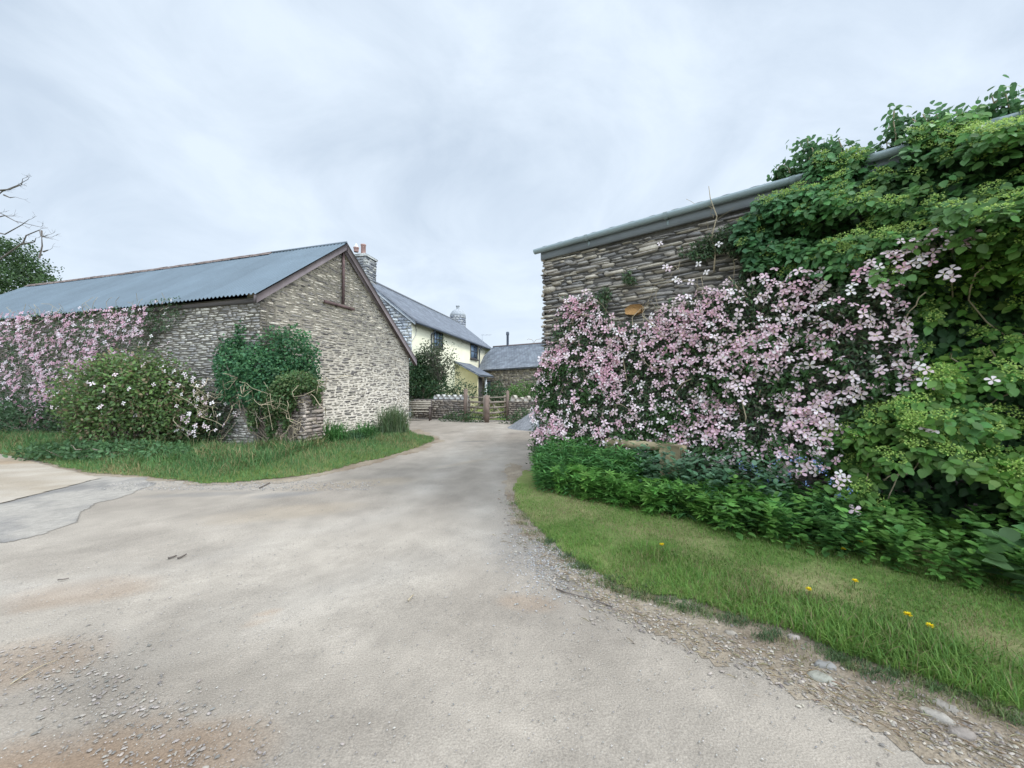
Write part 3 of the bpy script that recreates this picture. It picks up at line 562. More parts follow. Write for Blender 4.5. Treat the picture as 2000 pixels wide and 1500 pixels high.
# aerial
c = pt(942, 672, 34.2); mb = MB(); zt = lambda v: H - (v - HOR) / FPX * 34.2
mb.tube([(c[0], c[1], 4.8), (c[0], c[1], zt(652))], 0.025, 5); mb.tube([(c[0] - 0.1, c[1], zt(654)), (c[0] + 0.8, c[1], zt(654))], 0.018, 5)
for i in range(6): mb.tube([(c[0] + 0.1 + i * 0.13, c[1] - 0.25, zt(654)), (c[0] + 0.1 + i * 0.13, c[1] + 0.25, zt(654))], 0.01, 4)
mb.build('aerial', mat('aerial_metal', (0.35, 0.36, 0.38)), house)
# looped cable on the render
mb = MB(); mb.tube([FH.w(*([FH.px(u, v, 0.04)[0], 0.04, FH.px(u, v, 0.04)[1]])) for u, v in ((806, 623), (811, 632), (813, 643), (812, 654), (806, 663), (801, 667))], 0.02, 5); mb.build('cable', mat('pale_cable', (0.4, 0.4, 0.38)), house)
# porch
mb = MB(); s0, s1, pz0, pz1, po = 7.9, 11.0, 3.35, 2.45, 1.75
s0 = FH.px(886, 712, 0.0)[0]; s1 = s0 + 3.6
por = MB(); por.prism([FH.w(s0 + 0.25, o, z) for o, z in [(0.003, -0.1), (po - 0.15, -0.1), (po - 0.15, pz1 - 0.10), (0.003, pz0 - 0.12)]], FH.D * 0.2)
porch = por.build('porch', mat('porch_render', (0.62, 0.55, 0.35), rough=0.9, var=0.1), house)
slope_roof('porch_roof', FH, s0, s1, po + 0.15, pz1 - 0.08, 0.01, pz0, 0.10, M_SLATE, porch)
mb = MB(); mb.box(FH.w(s0 + 0.46, po - 0.35, 0), FH.D * 1.5, FH.Nn * 0.06, Z3 * 2.2); mb.build('porch_door', M_DARKW, porch)
mb = MB(); mb.box(FH.w(s0 + 2.6, po - 0.33, 0), FH.D * 0.16, FH.Nn * 0.16, Z3 * (pz1 - 0.12)); mb.build('porch_post', M_WHITE, porch)

# ================================================================== OUTBUILDING
a0 = np.array([-3.4, 32.3]); a1 = np.array([6.6, 21.8]); dd = unit(a1 - a0); nn_ = np.array([dd[1], -dd[0]]); nn_ = -nn_ if nn_ @ np.array([0, -1]) < 0 else nn_
OB = Frame(a0, dd, nn_); OL = float(np.linalg.norm(a1 - a0))
ob = thing('outbuilding', 'low stone outbuilding with grey slate roof joined to the farmhouse', 'outbuilding', (1, 28, 0))
mb = MB(); mb.box(OB.w(0, 0, -0.2), OB.D * OL, OB.Nn * -0.4, Z3 * 3.2, (0.20, 0.175, 0.14))
stones(mb, OB, 0.0, OL, 0.0, lambda t: 2.92, (0.08, 0.15), (0.2, 0.55), (0.01, 0.04), [(0.28, 0.235, 0.18), (0.22, 0.185, 0.15), (0.36, 0.31, 0.24), (0.17, 0.15, 0.13)], gapz=0.02, gaps=0.03, wob=0.05, taper=0.8)
mb.build('front_wall', M_STONE, ob)
slope_roof('roof', OB, 0.0, OL, 0.28, 2.92, -2.4, 5.12, 0.09, mat('grey_slate', (0.17, 0.185, 0.205), rough=0.6, brick=(0.30, 0.17, 0.014, 0.35), var=0.3, vscale=2.0, spec=0.35), ob, z0b=3.05, z1b=4.75)
slope_roof('roof', OB, 0.0, OL, -5.0, 2.9, -2.404, 5.12, 0.09, M_SLATE, ob, z0b=2.9, z1b=4.75)
mb = MB(); mb.box(OB.w(0.1, -4.9, -0.2), OB.D * (OL - 0.2), OB.Nn * 0.3, Z3 * 3); mb.prism([OB.w(OL - 0.05, o, z) for o, z in ((-0.41, -0.2), (-4.59, -0.2), (-4.59, 2.7), (-2.4, 4.5), (-0.41, 2.9))], OB.D * -0.35); mb.build('back_wall', mat('rear_stone', (0.22, 0.19, 0.15), var=0.3), ob)
mb = MB(); mb.tube([OB.w(s, -2.4, 5.13 - 0.37 * s / OL) for s in np.linspace(0, OL, 8)], 0.06, 6); mb.build('ridge_tiles', mat('brown_ridge', (0.20, 0.16, 0.15)), ob)
def dark_opening(u0, u1, v0, v1, name):
    s0, s1 = OB.px(u0, 700)[0], OB.px(u1, 700)[0]; z1 = OB.px((u0 + u1) / 2, v0)[1]; z0 = 0.0 if v1 is None else OB.px((u0 + u1) / 2, v1)[1]
    mb = MB(); mb.box(OB.w(s0, 0.045, z0), OB.D * (s1 - s0), OB.Nn * 0.03, Z3 * (z1 - z0)); o = mb.build(name, mat('slate_blue_paint', (0.055, 0.07, 0.095), rough=0.5), ob)
    mb = MB(); mb.box(OB.w(s0 - 0.1, 0.03, z1 + 0.002), OB.D * (s1 - s0 + 0.2), OB.Nn * 0.06, Z3 * 0.12); mb.build('lintel', M_DARKW, o)
dark_opening(950, 958.5, 746, 768, 'window'); dark_opening(1052, 1068, 729, None, 'door')
sF = OB.px(991.5, 700, -2.4)[0]; fp = OB.w(sF, -2.4, 0); zt = lambda v: H - (v - HOR) / FPX * fp[1]
mb = MB(); mb.lathe((fp[0], fp[1], 0), [(0.10, 4.6), (0.10, zt(655)), (0.13, zt(654)), (0.13, zt(649)), (0.09, zt(648))], 10); mb.build('flue', M_LEAD, ob)

# ================================================================== GARDEN WALLS, GATES, BENCH, GRAVEL
def garden_wall(p0, p1, h, label, caps, white):
    p0, p1 = np.array(p0), np.array(p1); d = unit(p1 - p0); n = np.array([d[1], -d[0]]); F = Frame(p0, d, n); Ln = float(np.linalg.norm(p1 - p0))
    t = thing('garden_wall', label, 'garden wall', (*p0, 0))
    mb = MB(); mb.box(F.w(0, 0, -0.1), F.D * Ln, F.Nn * -0.4, Z3 * (h + 0.1), (0.10, 0.085, 0.075))
    pal = [(0.24, 0.20, 0.16), (0.30, 0.25, 0.20), (0.19, 0.165, 0.14), (0.34, 0.29, 0.23)]
    stones(mb, F, 0, Ln, 0.0, lambda s: h + 0.03, (0.06, 0.11), (0.12, 0.35), (0.01, 0.06), pal, gapz=0.012, gaps=0.02, taper=0.8)
    F2 = Frame(F.w(0, 0, 0)[:2], -F.n, -F.d); stones(mb, F2, 0, 0.4, 0, lambda s: h, (0.06, 0.11), (0.12, 0.3), (0.01, 0.05), pal, taper=0.8)
    mb.build('wall', M_STONE, t)
    for s in caps:
        mb = MB(); w = random.uniform(0.22, 0.30); hh = random.uniform(0.17, 0.26)
        prof = [(-w / 2, 0), (-w / 2 * 1.05, hh * 0.5), (-w * 0.3, hh * 0.9), (w * 0.1, hh), (w * 0.42, hh * 0.7), (w / 2, 0)]
        mb.prism([F.w(s + x, -0.02, h + z + 0.01) for x, z in prof], F.Nn * -0.3, (0.43, 0.42, 0.395) if white else (0.40, 0.36, 0.30)); mb.build('coping_stone', M_STONE, t)
    return F
garden_wall((-5.0, 19.5), (-2.18, 18.2), 0.98, 'rubble garden wall behind the bench, topped with upright white stones', [1.35, 1.68, 2.0, 2.32, 2.66, 2.95], True)
garden_wall((-0.15, 17.9), (3.2, 16.0), 0.93, 'low rubble wall topped with buff stones between gate and gravel heap', [0.2, 0.55, 0.9, 1.3, 1.7, 2.2], False)
M_POST = mat('red_brown_wood', (0.16, 0.115, 0.09), rough=0.85, var=0.3, vscale=4); M_RAIL = mat('grey_wood', (0.23, 0.19, 0.15), rough=0.85, var=0.3, vscale=4)
def post(u, vb, vt, w, label):
    x, y = gp(u, vb); Y = y; zt = H - (vt - HOR) / FPX * Y
    mb = MB(); mb.box((x - w / 2, y - w / 2, -0.1), (w, 0, 0), (0, w, 0), Z3 * (zt + 0.06)); 
    mb.add([(x - w / 2, y - w / 2, zt - 0.04), (x + w / 2, y - w / 2, zt - 0.04), (x + w / 2, y + w / 2, zt - 0.04), (x - w / 2, y + w / 2, zt - 0.04), (x, y, zt + 0.03)], [(0, 1, 4), (1, 2, 4), (2, 3, 4), (3, 0, 4)])
    tag(mb.build('gate_post', M_POST, None), label, 'gate post', 'posts of the garden gate'); return np.array([x, y])
pL = post(909.5, 821, 760, 0.17, 'tall brown gate post at the end of the white-topped wall')
pC = post(951, 825, 772, 0.20, 'thick brown gate post standing between the two gate leaves')
pR = post(991.5, 821, 763, 0.15, 'tall brown gate post at the end of the buff-topped wall')
def gate(a, b, label):
    d = unit(b - a); a = a + d * 0.13; b = b - d * 0.13; Ln = float(np.linalg.norm(b - a)); F = Frame(a, d, (d[1], -d[0]))
    t = thing('field_gate', label, 'gate', (*a, 0), 'leaves of the garden gate')
    for i, z in enumerate((0.14, 0.36, 0.60, 0.84, 1.08)):
        mb = MB(); mb.box(F.w(0.0, -0.012, z), F.D * Ln, F.Nn * 0.024, Z3 * (0.055 if i == 4 else 0.09)); mb.build('rail', M_RAIL, t)
    for s in (0, Ln - 0.07): mb = MB(); mb.box(F.w(s, 0.014, 0.1), F.D * 0.07, F.Nn * 0.03, Z3 * 1.1); mb.build('stile', M_RAIL, t)
    mb = MB(); mb.prism([F.w(s, 0.016, z) for s, z in ((0.08, 0.16), (Ln - 0.08, 1.06), (Ln - 0.08, 0.97), (0.16, 0.16))], F.Nn * 0.02); mb.build('brace', M_RAIL, t)
gate(pL, pC, 'timber gate leaf hung beside the white-topped wall'); gate(pR, pC, 'timber gate leaf hung beside the buff-topped wall')
# bench
bt = thing('garden_bench', 'weathered slatted wooden bench against the garden wall by the barn corner', 'bench', (-4.0, 18.0, 0))
bx0 = gp(788, 821)[0]; bx1, by = gp(842, 821); BF = Frame((bx0, by), (1, 0.04), (0.04, -1)); bw = bx1 - bx0
M_SLAT = mat('pale_slat', (0.33, 0.29, 0.23), rough=0.8, var=0.2); M_BDARK = mat('dark_bench_frame', (0.09, 0.07, 0.06), rough=0.7)
for z in (0.52, 0.63, 0.74, 0.83): mb = MB(); mb.box(BF.w(0.05, -0.13 - (z - 0.45) * 0.2, z), BF.D * (bw - 0.1), BF.Nn * 0.025, Z3 * 0.07); mb.build('back_slat', M_SLAT, bt)
for o in (-0.06, 0.04, 0.14, 0.24): mb = MB(); mb.box(BF.w(0.05, o, 0.42), BF.D * (bw - 0.1), BF.Nn * 0.085, Z3 * 0.025); mb.build('seat_slat', M_SLAT, bt)
for s in (0.0, bw - 0.06):
    mb = MB(); mb.box(BF.w(s, 0.27, 0), BF.D * 0.06, BF.Nn * 0.06, Z3 * 0.62); mb.build('leg', M_BDARK, bt)
    mb = MB(); mb.prism([BF.w(s, o, z) for o, z in ((-0.12, 0), (-0.06, 0), (-0.12, 0.45), (-0.22, 0.92), (-0.27, 0.92), (-0.17, 0.45))], BF.D * 0.06); mb.build('leg', M_BDARK, bt)
    mb = MB(); mb.box(BF.w(s - 0.005, -0.17, 0.621), BF.D * 0.07, BF.Nn * 0.54, Z3 * 0.035); mb.build('armrest', M_BDARK, bt)
# gravel heap
cx0, cy0 = 1.35, 14.9; XX, YY = np.meshgrid(np.linspace(-1.6, 1.6, 60), np.linspace(-1.3, 1.3, 50), indexing='ij')
ZZ = 1.0 * (1 - np.hypot(XX / 1.5, YY / 1.2)) + 0.10 * (fbm(XX * 3, YY * 3, 3) - 0.5) + 0.04 * (vnoise(XX * 30, YY * 30) - 0.5)
idx = np.arange(ZZ.size).reshape(ZZ.shape); Fq = np.stack([idx[:-1, :-1], idx[1:, :-1], idx[1:, 1:], idx[:-1, 1:]], -1).reshape(-1, 4)
Fq = Fq[(ZZ.ravel()[Fq] > -0.1).all(1)]
mb = MB(); nz = vnoise(XX * 30 + 9, YY * 30)[..., None]; mb.add(np.stack([XX + cx0, YY + cy0, ZZ], -1).reshape(-1, 3), Fq, ((0.20, 0.20, 0.205) * (0.7 + 0.7 * nz)).reshape(-1, 3))
tag(mb.build('gravel_heap', M_GROUND), 'heap of grey gravel in front of the low wall by the gate', 'gravel heap')

# ================================================================== PILLAR
pc = np.array(gp(581, 882)) + np.array([0.0, 0.25]); PFr = Frame(pc - GWf.d * 0.30 - GWf.n * 0.36, GWf.d, GWf.n)
pil = thing('stone_pillar', 'short square stone gate pillar smothered in ivy in front of the barn gable', 'pillar', (*pc, 0))
mb = MB(); Wp, Dp, Hp = 0.60, 0.72, 1.52
mb.box(PFr.w(0.01, 0.01, -0.1), PFr.D * (Wp - 0.02), PFr.Nn * (Dp - 0.02), Z3 * (Hp + 0.1), (0.13, 0.11, 0.095))
pal = [(0.36, 0.30, 0.25), (0.28, 0.23, 0.20), (0.39, 0.325, 0.27), (0.24, 0.205, 0.18)]
stones(mb, Frame(PFr.w(0, Dp, 0)[:2], GWf.d, GWf.n), 0, Wp, 0, lambda s: Hp, (0.04, 0.10), (0.12, 0.45), (-0.005, 0.03), pal, taper=0.85)
stones(mb, Frame(PFr.w(0, 0, 0)[:2], GWf.n, -GWf.d), 0, Dp, 0, lambda s: Hp, (0.04, 0.10), (0.12, 0.45), (-0.005, 0.03), pal, taper=0.85)
mb.build('shaft', M_STONE, pil)
mb = MB(); mb.box(PFr.w(-0.04, -0.04, Hp + 0.002), PFr.D * (Wp + 0.08), PFr.Nn * (Dp + 0.08), Z3 * 0.06, (0.18, 0.165, 0.15)); mb.build('cap', M_STONE, pil)

# ================================================================== VEGETATION HELPERS
def blobleaves(mb, blobs, dens, T, ln, wd, pal, up=0.5, jit=0.8, shell=0.45, nz=0.35, v=0.3, droop=0.0, zmin=0.0):
    """blobs: (cx,cy,cz,rx,ry,rz); leaves fill an outer shell with clumps and gaps"""
    for (cx, cy, cz, rx, ry, rz) in blobs:
        n = int(dens * 4 * math.pi * ((rx * ry) ** 1.6 / 3 + (rx * rz) ** 1.6 / 3 + (ry * rz) ** 1.6 / 3) ** (1 / 1.6))
        d = rdir(n); az = np.arctan2(d[:, 1], d[:, 0])
        bump = 1 + nz * (fbm(az * 1.9 + 5 * cx, d[:, 2] * 3 + cy, 3) - 0.5) * 2 + 0.16 * (vnoise(az * 6 + cx, d[:, 2] * 8) - 0.5) * 2
        keep = vnoise(az * 3.1 + cz, d[:, 2] * 5 + cx) > 0.12
        r = bump * (1 - shell * RNG.random(n) ** 1.5)
        P = np.array([cx, cy, cz]) + d * np.array([rx, ry, rz]) * r[:, None]
        keep &= P[:, 2] > zmin + 0.02; P = P[keep]; d = d[keep]; n = len(P)
        Nv = unit(d * 0.6 + Z3 * up + RNG.normal(0, 0.45, (n, 3))); Dv = unit(d * 0.5 + rdir(n) * jit - Z3 * droop)
        cl = vnoise(P[:, 0] * 2.2 + P[:, 2], P[:, 1] * 2.2 + P[:, 2] * 1.7)[:, None]
        C = pick(pal, n) * (0.7 + 0.6 * cl) * RNG.uniform(1 - v, 1 + v, (n, 1))
        L_ = RNG.uniform(*ln, n); place(mb, T, P, Dv, Nv, L_, L_ * wd, C)
def curvy(a, b, k=7, w=0.1):
    a, b = np.array(a, float), np.array(b, float); t = np.linspace(0, 1, k)[:, None]
    P = a * (1 - t) + b * t + np.cumsum(RNG.normal(0, w / k ** 0.5, (k, 3)), 0) * np.sin(t * math.pi) ; return P
def branch(mb, p, d, ln, r, depth, spread=0.55, up=0.1, tips=None):
    k = 5; P = [np.array(p, float)]; d = unit(np.array(d, float))
    for i in range(k): d = unit(d + RNG.normal(0, 0.14, 3) + Z3 * up * 0.2); P.append(P[-1] + d * ln / k)
    mb.tube(P, np.linspace(r, r * 0.6, k + 1), 5 if depth < 3 else 7, cap=False)
    if tips is not None and depth <= 1: tips += [P[-1], P[-2], P[-3]]
    if depth > 0:
        for j in range(random.choice((2, 3, 3))):
            q = P[random.randint(2, k)]; branch(mb, q, unit(d + RNG.normal(0, spread, 3)), ln * random.uniform(0.55, 0.8), r * 0.55, depth - 1, spread, up, tips)
def flowers(mb, P, Nv, size, C):
    n = len(P); a = RNG.uniform(0, 6.28, n); Dv = unit(np.cross(Nv, rdir(n)))
    S = RNG.uniform(size[0], size[1], n); place(mb, T_FLOWER, P, Dv, Nv, S, S, C, FL_MASK, np.array((0.50, 0.46, 0.20)))
def sample_poly(poly, n, f=None):
    P = np.array(poly); lo, hi = P.min(0), P.max(0); out = []
    tot = 0
    while tot < n:
        q = RNG.uniform(lo, hi, (n * 2, 2)); k = inpoly(q[:, 0], q[:, 1], poly)
        if f is not None: k &= RNG.random(len(q)) < f(q[:, 0], q[:, 1])
        q = q[k]; out.append(q); tot += len(q)
    return np.vstack(out)[:n]
PINK = [(0.74, 0.46, 0.53), (0.78, 0.56, 0.61), (0.82, 0.65, 0.665), (0.70, 0.40, 0.48), (0.84, 0.76, 0.75)]
PALE = [(0.82, 0.70, 0.70), (0.84, 0.77, 0.74), (0.79, 0.61, 0.63)]
CLEMG = [(0.075, 0.13, 0.06), (0.065, 0.11, 0.055), (0.095, 0.16, 0.065), (0.11, 0.115, 0.07)]

# ================================================================== RIGHT: CLEMATIS
cl = thing('clematis', 'pink flowering clematis spilling over the corner of the creeper barn', 'climbing plant', (*RWf.w(1.5, 0.3, 0)[:2], 0))
O1 = 0.35
POLY_F = RWf.poly([(1045, 895), (1046, 760), (1075, 660), (1100, 585), (1160, 575), (1200, 640), (1275, 640), (1300, 600), (1390, 575), (1480, 555), (1560, 545), (1650, 560), (1740, 560), (1770, 640), (1790, 700), (1775, 745), (1720, 775), (1695, 815), (1650, 845), (1610, 900), (1540, 915), (1440, 912), (1400, 900), (1340, 895), (1325, 868), (1285, 868), (1280, 905), (1245, 905), (1240, 872), (1180, 866), (1150, 880), (1080, 890)], O1)
POLY_STR = RWf.poly([(1600, 600), (1655, 550), (1700, 505), (1760, 470), (1840, 455), (1900, 448), (1895, 475), (1870, 500), (1790, 530), (1740, 590), (1680, 620)], 0.75)
POLY_W = RWf.poly([(1160, 575), (1240, 520), (1340, 480), (1420, 440), (1500, 440), (1600, 520), (1560, 560), (1480, 575), (1390, 600), (1300, 620), (1240, 640)], 0.15)
def thick(s, z): return 0.22 + 0.34 * fbm(s * 1.1 + 4, z * 1.1, 3) + 0.16 * np.clip(1.4 - z, 0, 1) + 0.22 * np.clip((s - 2.2) / 1.2, 0, 1)
mb = MB()
q = sample_poly(POLY_F, 30000); q = q + RNG.normal(0, 0.05, q.shape); th = thick(q[:, 0], q[:, 1]); off = th * (0.35 + 0.65 * RNG.random(len(q)) ** 0.6)
P = RWf.w(q[:, 0], off, q[:, 1]); n = len(P)
place(mb, T_LANCE, P, unit(RWf.Nn * 0.5 + rdir(n) - Z3 * 0.4), unit(RWf.Nn * 0.7 + Z3 * 0.5 + rdir(n) * 0.7), RNG.uniform(0.045, 0.085, n), RNG.uniform(0.018, 0.032, n), cols(n, pick(CLEMG, n), 0.35))
q = sample_poly(POLY_W, 5000, lambda s, z: (fbm(s * 2.2 + 3, z * 2.2, 3) > 0.52) * 1.0); P = RWf.w(q[:, 0], 0.06 + 0.14 * RNG.random(len(q)), q[:, 1]); n = len(P)
place(mb, T_LANCE, P, unit(RWf.Nn * 0.5 + rdir(n) - Z3 * 0.4), unit(RWf.Nn * 0.7 + Z3 * 0.5 + rdir(n) * 0.7), RNG.uniform(0.04, 0.08, n), RNG.uniform(0.016, 0.03, n), cols(n, pick(CLEMG, n), 0.35))
q = sample_poly(POLY_STR, 1800); P = RWf.w(q[:, 0], 0.62 + 0.2 * RNG.random(len(q)), q[:, 1]); n = len(P)
place(mb, T_LANCE, P, unit(RWf.Nn * 0.5 + rdir(n)), unit(RWf.Nn * 0.7 + Z3 * 0.5 + rdir(n) * 0.7), RNG.uniform(0.045, 0.08, n), RNG.uniform(0.018, 0.03, n), cols(n, pick(CLEMG, n), 0.35))
q = sample_poly(POLY_F, 5200, lambda s, z: ((fbm(s * 2.6 + 30, z * 2.6 + 4, 3) < 0.47) & (z < 2.2)) * 1.0); th = thick(q[:, 0], q[:, 1]); P = RWf.w(q[:, 0], th * RNG.uniform(0.75, 1.12, len(q)), q[:, 1]); n = len(P)
place(mb, T_LANCE, P, unit(RWf.Nn * 0.5 + rdir(n) - Z3 * 0.3), unit(RWf.Nn * 0.5 + Z3 * 0.8 + rdir(n) * 0.5), RNG.uniform(0.06, 0.10, n), RNG.uniform(0.028, 0.045, n), cols(n, (0.055, 0.115, 0.035), 0.35))
mb.build('foliage', M_LEAF, cl)
mb = MB()
dens = lambda s, z: np.clip((fbm(s * 2.0 + 11, z * 2.4 + 2, 3) - 0.45) * 4.0 + 0.38, 0.22, 1)
q = sample_poly(POLY_F, 2150, dens); q = q + RNG.normal(0, 0.05, q.shape); th = thick(q[:, 0], q[:, 1]); P = RWf.w(q[:, 0], th + RNG.uniform(-0.02, 0.07, len(q)), q[:, 1]); n = len(P)
d_ = dens(q[:, 0], q[:, 1])[:, None]; right = np.clip((q[:, 0:1] - 1.5) / 3, 0, 1)
C = pick(PINK, n) * (1 - (1 - d_) * 0.5) + pick(PALE, n) * (1 - d_) * 0.5; C = np.clip(C * RNG.uniform(0.85, 1.08, (n, 1)), 0, 0.9)
C = C * (1 - right * 0.35) + pick(PALE, n) * right * 0.35
flowers(mb, P, unit(RWf.Nn * 0.9 + Z3 * 0.45 + rdir(n) * 0.85), (0.070, 0.120), C)
q = sample_poly(POLY_F, 700, dens); P = RWf.w(q[:, 0], thick(q[:, 0], q[:, 1]) + RNG.uniform(0, 0.09, len(q)), q[:, 1]); n = len(P)
place(mb, T_LANCE, P, unit(rdir(n) + Z3 * 0.5), rdir(n), RNG.uniform(0.02, 0.035, n), 0.016, cols(n, (0.62, 0.34, 0.42), 0.2))
q = sample_poly(POLY_STR, 62); P = RWf.w(q[:, 0], 0.86 + 0.06 * RNG.random(len(q)), q[:, 1]); n = len(P)
flowers(mb, P, unit(RWf.Nn * 0.9 + Z3 * 0.6 + rdir(n) * 0.5), (0.080, 0.105), pick(PALE + PINK, n))
outl = [(1405, 476, .2), (1518, 500, .3), (1530, 512, .3), (1558, 527, .45), (1585, 538, .5), (1380, 531, .2), (1300, 520, .15), (1320, 545, .15), (1350, 550, .2), (1420, 550, .3), (1663, 515, .6), (1860, 525, .85), (1845, 535, .85), (1938, 742, 1.05), (1805, 832, 1.05), (1812, 838, 1.05), (1633, 935, .9), (1637, 948, .9), (1640, 925, .9), (1479, 970, 1.1), (1508, 975, 1.1), (1668, 995, 1.1), (1795, 715, .8), (1803, 745, .8), (1295, 903, .6), (1230, 890, .6), (1225, 880, .6), (1345, 885, .6), (1410, 895, .7), (1425, 893, .7), (1462, 888, .7), (1560, 905, .8), (1575, 912, .8), (1600, 885, .8), (1290, 475, .1), (1365, 515, .15), (1445, 440, .2)]
for u, v, o in outl:
    s, z = RWf.px(u, v, o + 0.03); P = RWf.w(np.array([s, s + 0.05]), o + 0.03, np.array([z, z - 0.04]))[: random.choice((1, 1, 2))]; n = len(P)
    flowers(mb, P, unit(RWf.Nn * 1.0 + Z3 * 0.4 + rdir(n) * 0.3), (0.085, 0.11), pick(PALE, n))
mb.build('blossoms', M_PETAL, cl)
mb = MB()
for k in range(70):
    s = random.uniform(0.2, 4.2); z = random.uniform(0.4, 2.9); a = RWf.w(s, 0.12 + 0.3 * random.random(), z); b = RWf.w(s + random.uniform(-0.6, 0.6), 0.15 + 0.45 * random.random(), z + random.uniform(-0.5, 0.6)); mb.tube(curvy(a, b, 8, 0.15), 0.0035, 4, cap=False)
for k in range(10):
    s = random.uniform(0.5, 3.6); P = curvy(RWf.w(s, 0.08, 0.1), RWf.w(s + random.uniform(-0.5, 1.0), 0.12, random.uniform(1.8, 3.3)), 10, 0.25); mb.tube(P, np.linspace(0.014, 0.004, 10), 5, cap=False)
s, z = RWf.px(1395, 530, 0.12); mb.tube([RWf.w(*q) for q in ((s, .12, z), (s + .02, .12, z + .25), (s - .02, .14, z + .5), (s + .05, .16, z + .75), (s - .02, .22, z + 1.0), (s - .03, .26, z + 1.16))], np.linspace(0.012, 0.004, 6), 5)
for k in range(7): mb.tube(curvy(RWf.w(s, .14, z + .1 + k * .13), RWf.w(s + random.uniform(-.35, .35), .2, z + .2 + k * .15), 6, 0.08), 0.003, 4, cap=False)
mb.build('stems', M_PALETWIG, cl)

# ================================================================== RIGHT: CLIMBING HYDRANGEA
hy = thing('climbing_hydrangea', 'big climbing hydrangea with broad bright leaves and lime flower heads covering the barn wall', 'climbing plant', (*RWf.w(5, 0.5, 0)[:2], 0))
HYP = RWf.poly([(1435, 445), (1500, 385), (1580, 345), (1760, 295), (1900, 255), (2010, 226), (2200, 175), (2700, 60), (2700, 1500), (2200, 1260), (2000, 1120), (1850, 1060), (1700, 1035), (1650, 960), (1600, 880), (1610, 840), (1700, 790), (1790, 760), (1800, 700), (1780, 600), (1700, 560), (1600, 545), (1540, 540), (1470, 520)], 0.30)
HYP = [(s, min(max(z, 0.02), EZ + 0.1)) for s, z in HYP]; HYP = [(min(s, 8.2), z) for s, z in HYP]
HOLE = RWf.poly([(1700, 905), (1760, 880), (1850, 905), (1960, 930), (1980, 1010), (1900, 1030), (1760, 1020), (1700, 960)], 0.65)
def hthick(s, z): return 0.16 + 0.62 * np.clip((s - 2.4) / 2.4, 0, 1) * (0.25 + 1.25 * np.clip((fbm(s * 1.1 + 8 + z * 0.5, z * 2.6, 3) - 0.25) * 1.9, 0, 1)) * np.clip((EZ + 0.25 - z) / 0.9, 0.35, 1)
HCOL = [(0.075, 0.165, 0.04), (0.095, 0.20, 0.045), (0.065, 0.145, 0.045), (0.12, 0.235, 0.045)]
mb = MB(); fh = MB()
q = sample_poly(HYP, 11000); P = RWf.w(q[:, 0], 0.04 + RNG.random(len(q)) * hthick(q[:, 0], q[:, 1]) * 0.6, q[:, 1]); n = len(P)
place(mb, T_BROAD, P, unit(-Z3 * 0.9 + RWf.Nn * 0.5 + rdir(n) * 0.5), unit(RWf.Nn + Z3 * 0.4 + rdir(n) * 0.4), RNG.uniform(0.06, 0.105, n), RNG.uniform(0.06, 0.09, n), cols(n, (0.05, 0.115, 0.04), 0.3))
q = sample_poly(HYP, 2600, lambda s_, z_: 0.15 + 0.85 * (fbm(s_ * 1.1 + 8 + z_ * 0.5, z_ * 2.6, 3) > 0.44)); q = q[~inpoly(q[:, 0], q[:, 1], HOLE)]
sg0 = RWf.px(1590, 340, 0.2)[0]; q2 = np.stack([RNG.uniform(sg0, 8.0, 420), RNG.uniform(EZ - 0.16, EZ + 0.10, 420)], -1); q2 = q2[fbm(q2[:, 0] * 2.1 + 5, q2[:, 0] * 0 + 3, 2) > 0.40]
for (s, z) in np.vstack([q, q2]):
    th = float(hthick(s, z)); off = th * random.uniform(0.55, 1.15) + 0.05
    if z > EZ - 0.17: off = random.uniform(0.18, 0.34)
    big = min(max((s - 2.5) / 2.5, 0), 1)
    ax = unit(RWf.Nn * random.uniform(0.5, 1.1) + Z3 * random.uniform(0.5, 1.2) + RWf.D * random.uniform(-0.5, 0.4)); n = random.randint(9, 18)
    t1 = unit(np.cross(ax, RWf.D + 0.01)); t2 = np.cross(ax, t1); a = RNG.uniform(0, 2 * math.pi, n)[:, None]; rad = np.cos(a) * t1 + np.sin(a) * t2; R = RNG.uniform(0.01, 0.085, (n, 1))
    P = RWf.w(s, off, z) + rad * R - ax * (R * 0.5) + rdir(n) * 0.025
    P = np.where(((P[:, :2] - RWf.o) @ RWf.n)[:, None] < 0.03, P + RWf.Nn * 0.06, P)
    Dv = unit(rad + ax * RNG.uniform(-0.6, 0.5, (n, 1)) - Z3 * 0.25); Nv = unit(ax + rdir(n) * 0.45)
    tone = 0.72 + 0.6 * float(vnoise(s * 1.7, z * 2.1 + 5)); yel = min(max((s - 2.8) / 2.2 + (1.6 - z) * 0.18, 0), 1) * (0.4 + 0.9 * float(vnoise(s * 2.9 + 3, z * 3.7)))
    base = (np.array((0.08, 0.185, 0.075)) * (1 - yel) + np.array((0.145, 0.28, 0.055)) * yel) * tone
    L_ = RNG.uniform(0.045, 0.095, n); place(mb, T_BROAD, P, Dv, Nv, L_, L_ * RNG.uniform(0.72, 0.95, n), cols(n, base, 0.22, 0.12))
    if random.random() < 0.10 + 0.26 * big and z > 0.4:
        m_ = 70; a = RNG.uniform(0, 2 * math.pi, (m_, 1)); r = 0.085 * RNG.random((m_, 1)) ** 0.5; rad = np.cos(a) * t1 + np.sin(a) * t2
        P = RWf.w(s, off, z) + ax * (0.05 - 2.5 * r ** 2) + rad * r + rdir(m_) * 0.006
        place(fh, T_LANCE, P, unit(rdir(m_) * 0.8 + ax * 0.6), unit(ax + rdir(m_) * 0.5), 0.020, 0.016, cols(m_, np.array((0.33, 0.46, 0.11)) * (0.75 + 0.4 * yel), 0.25))
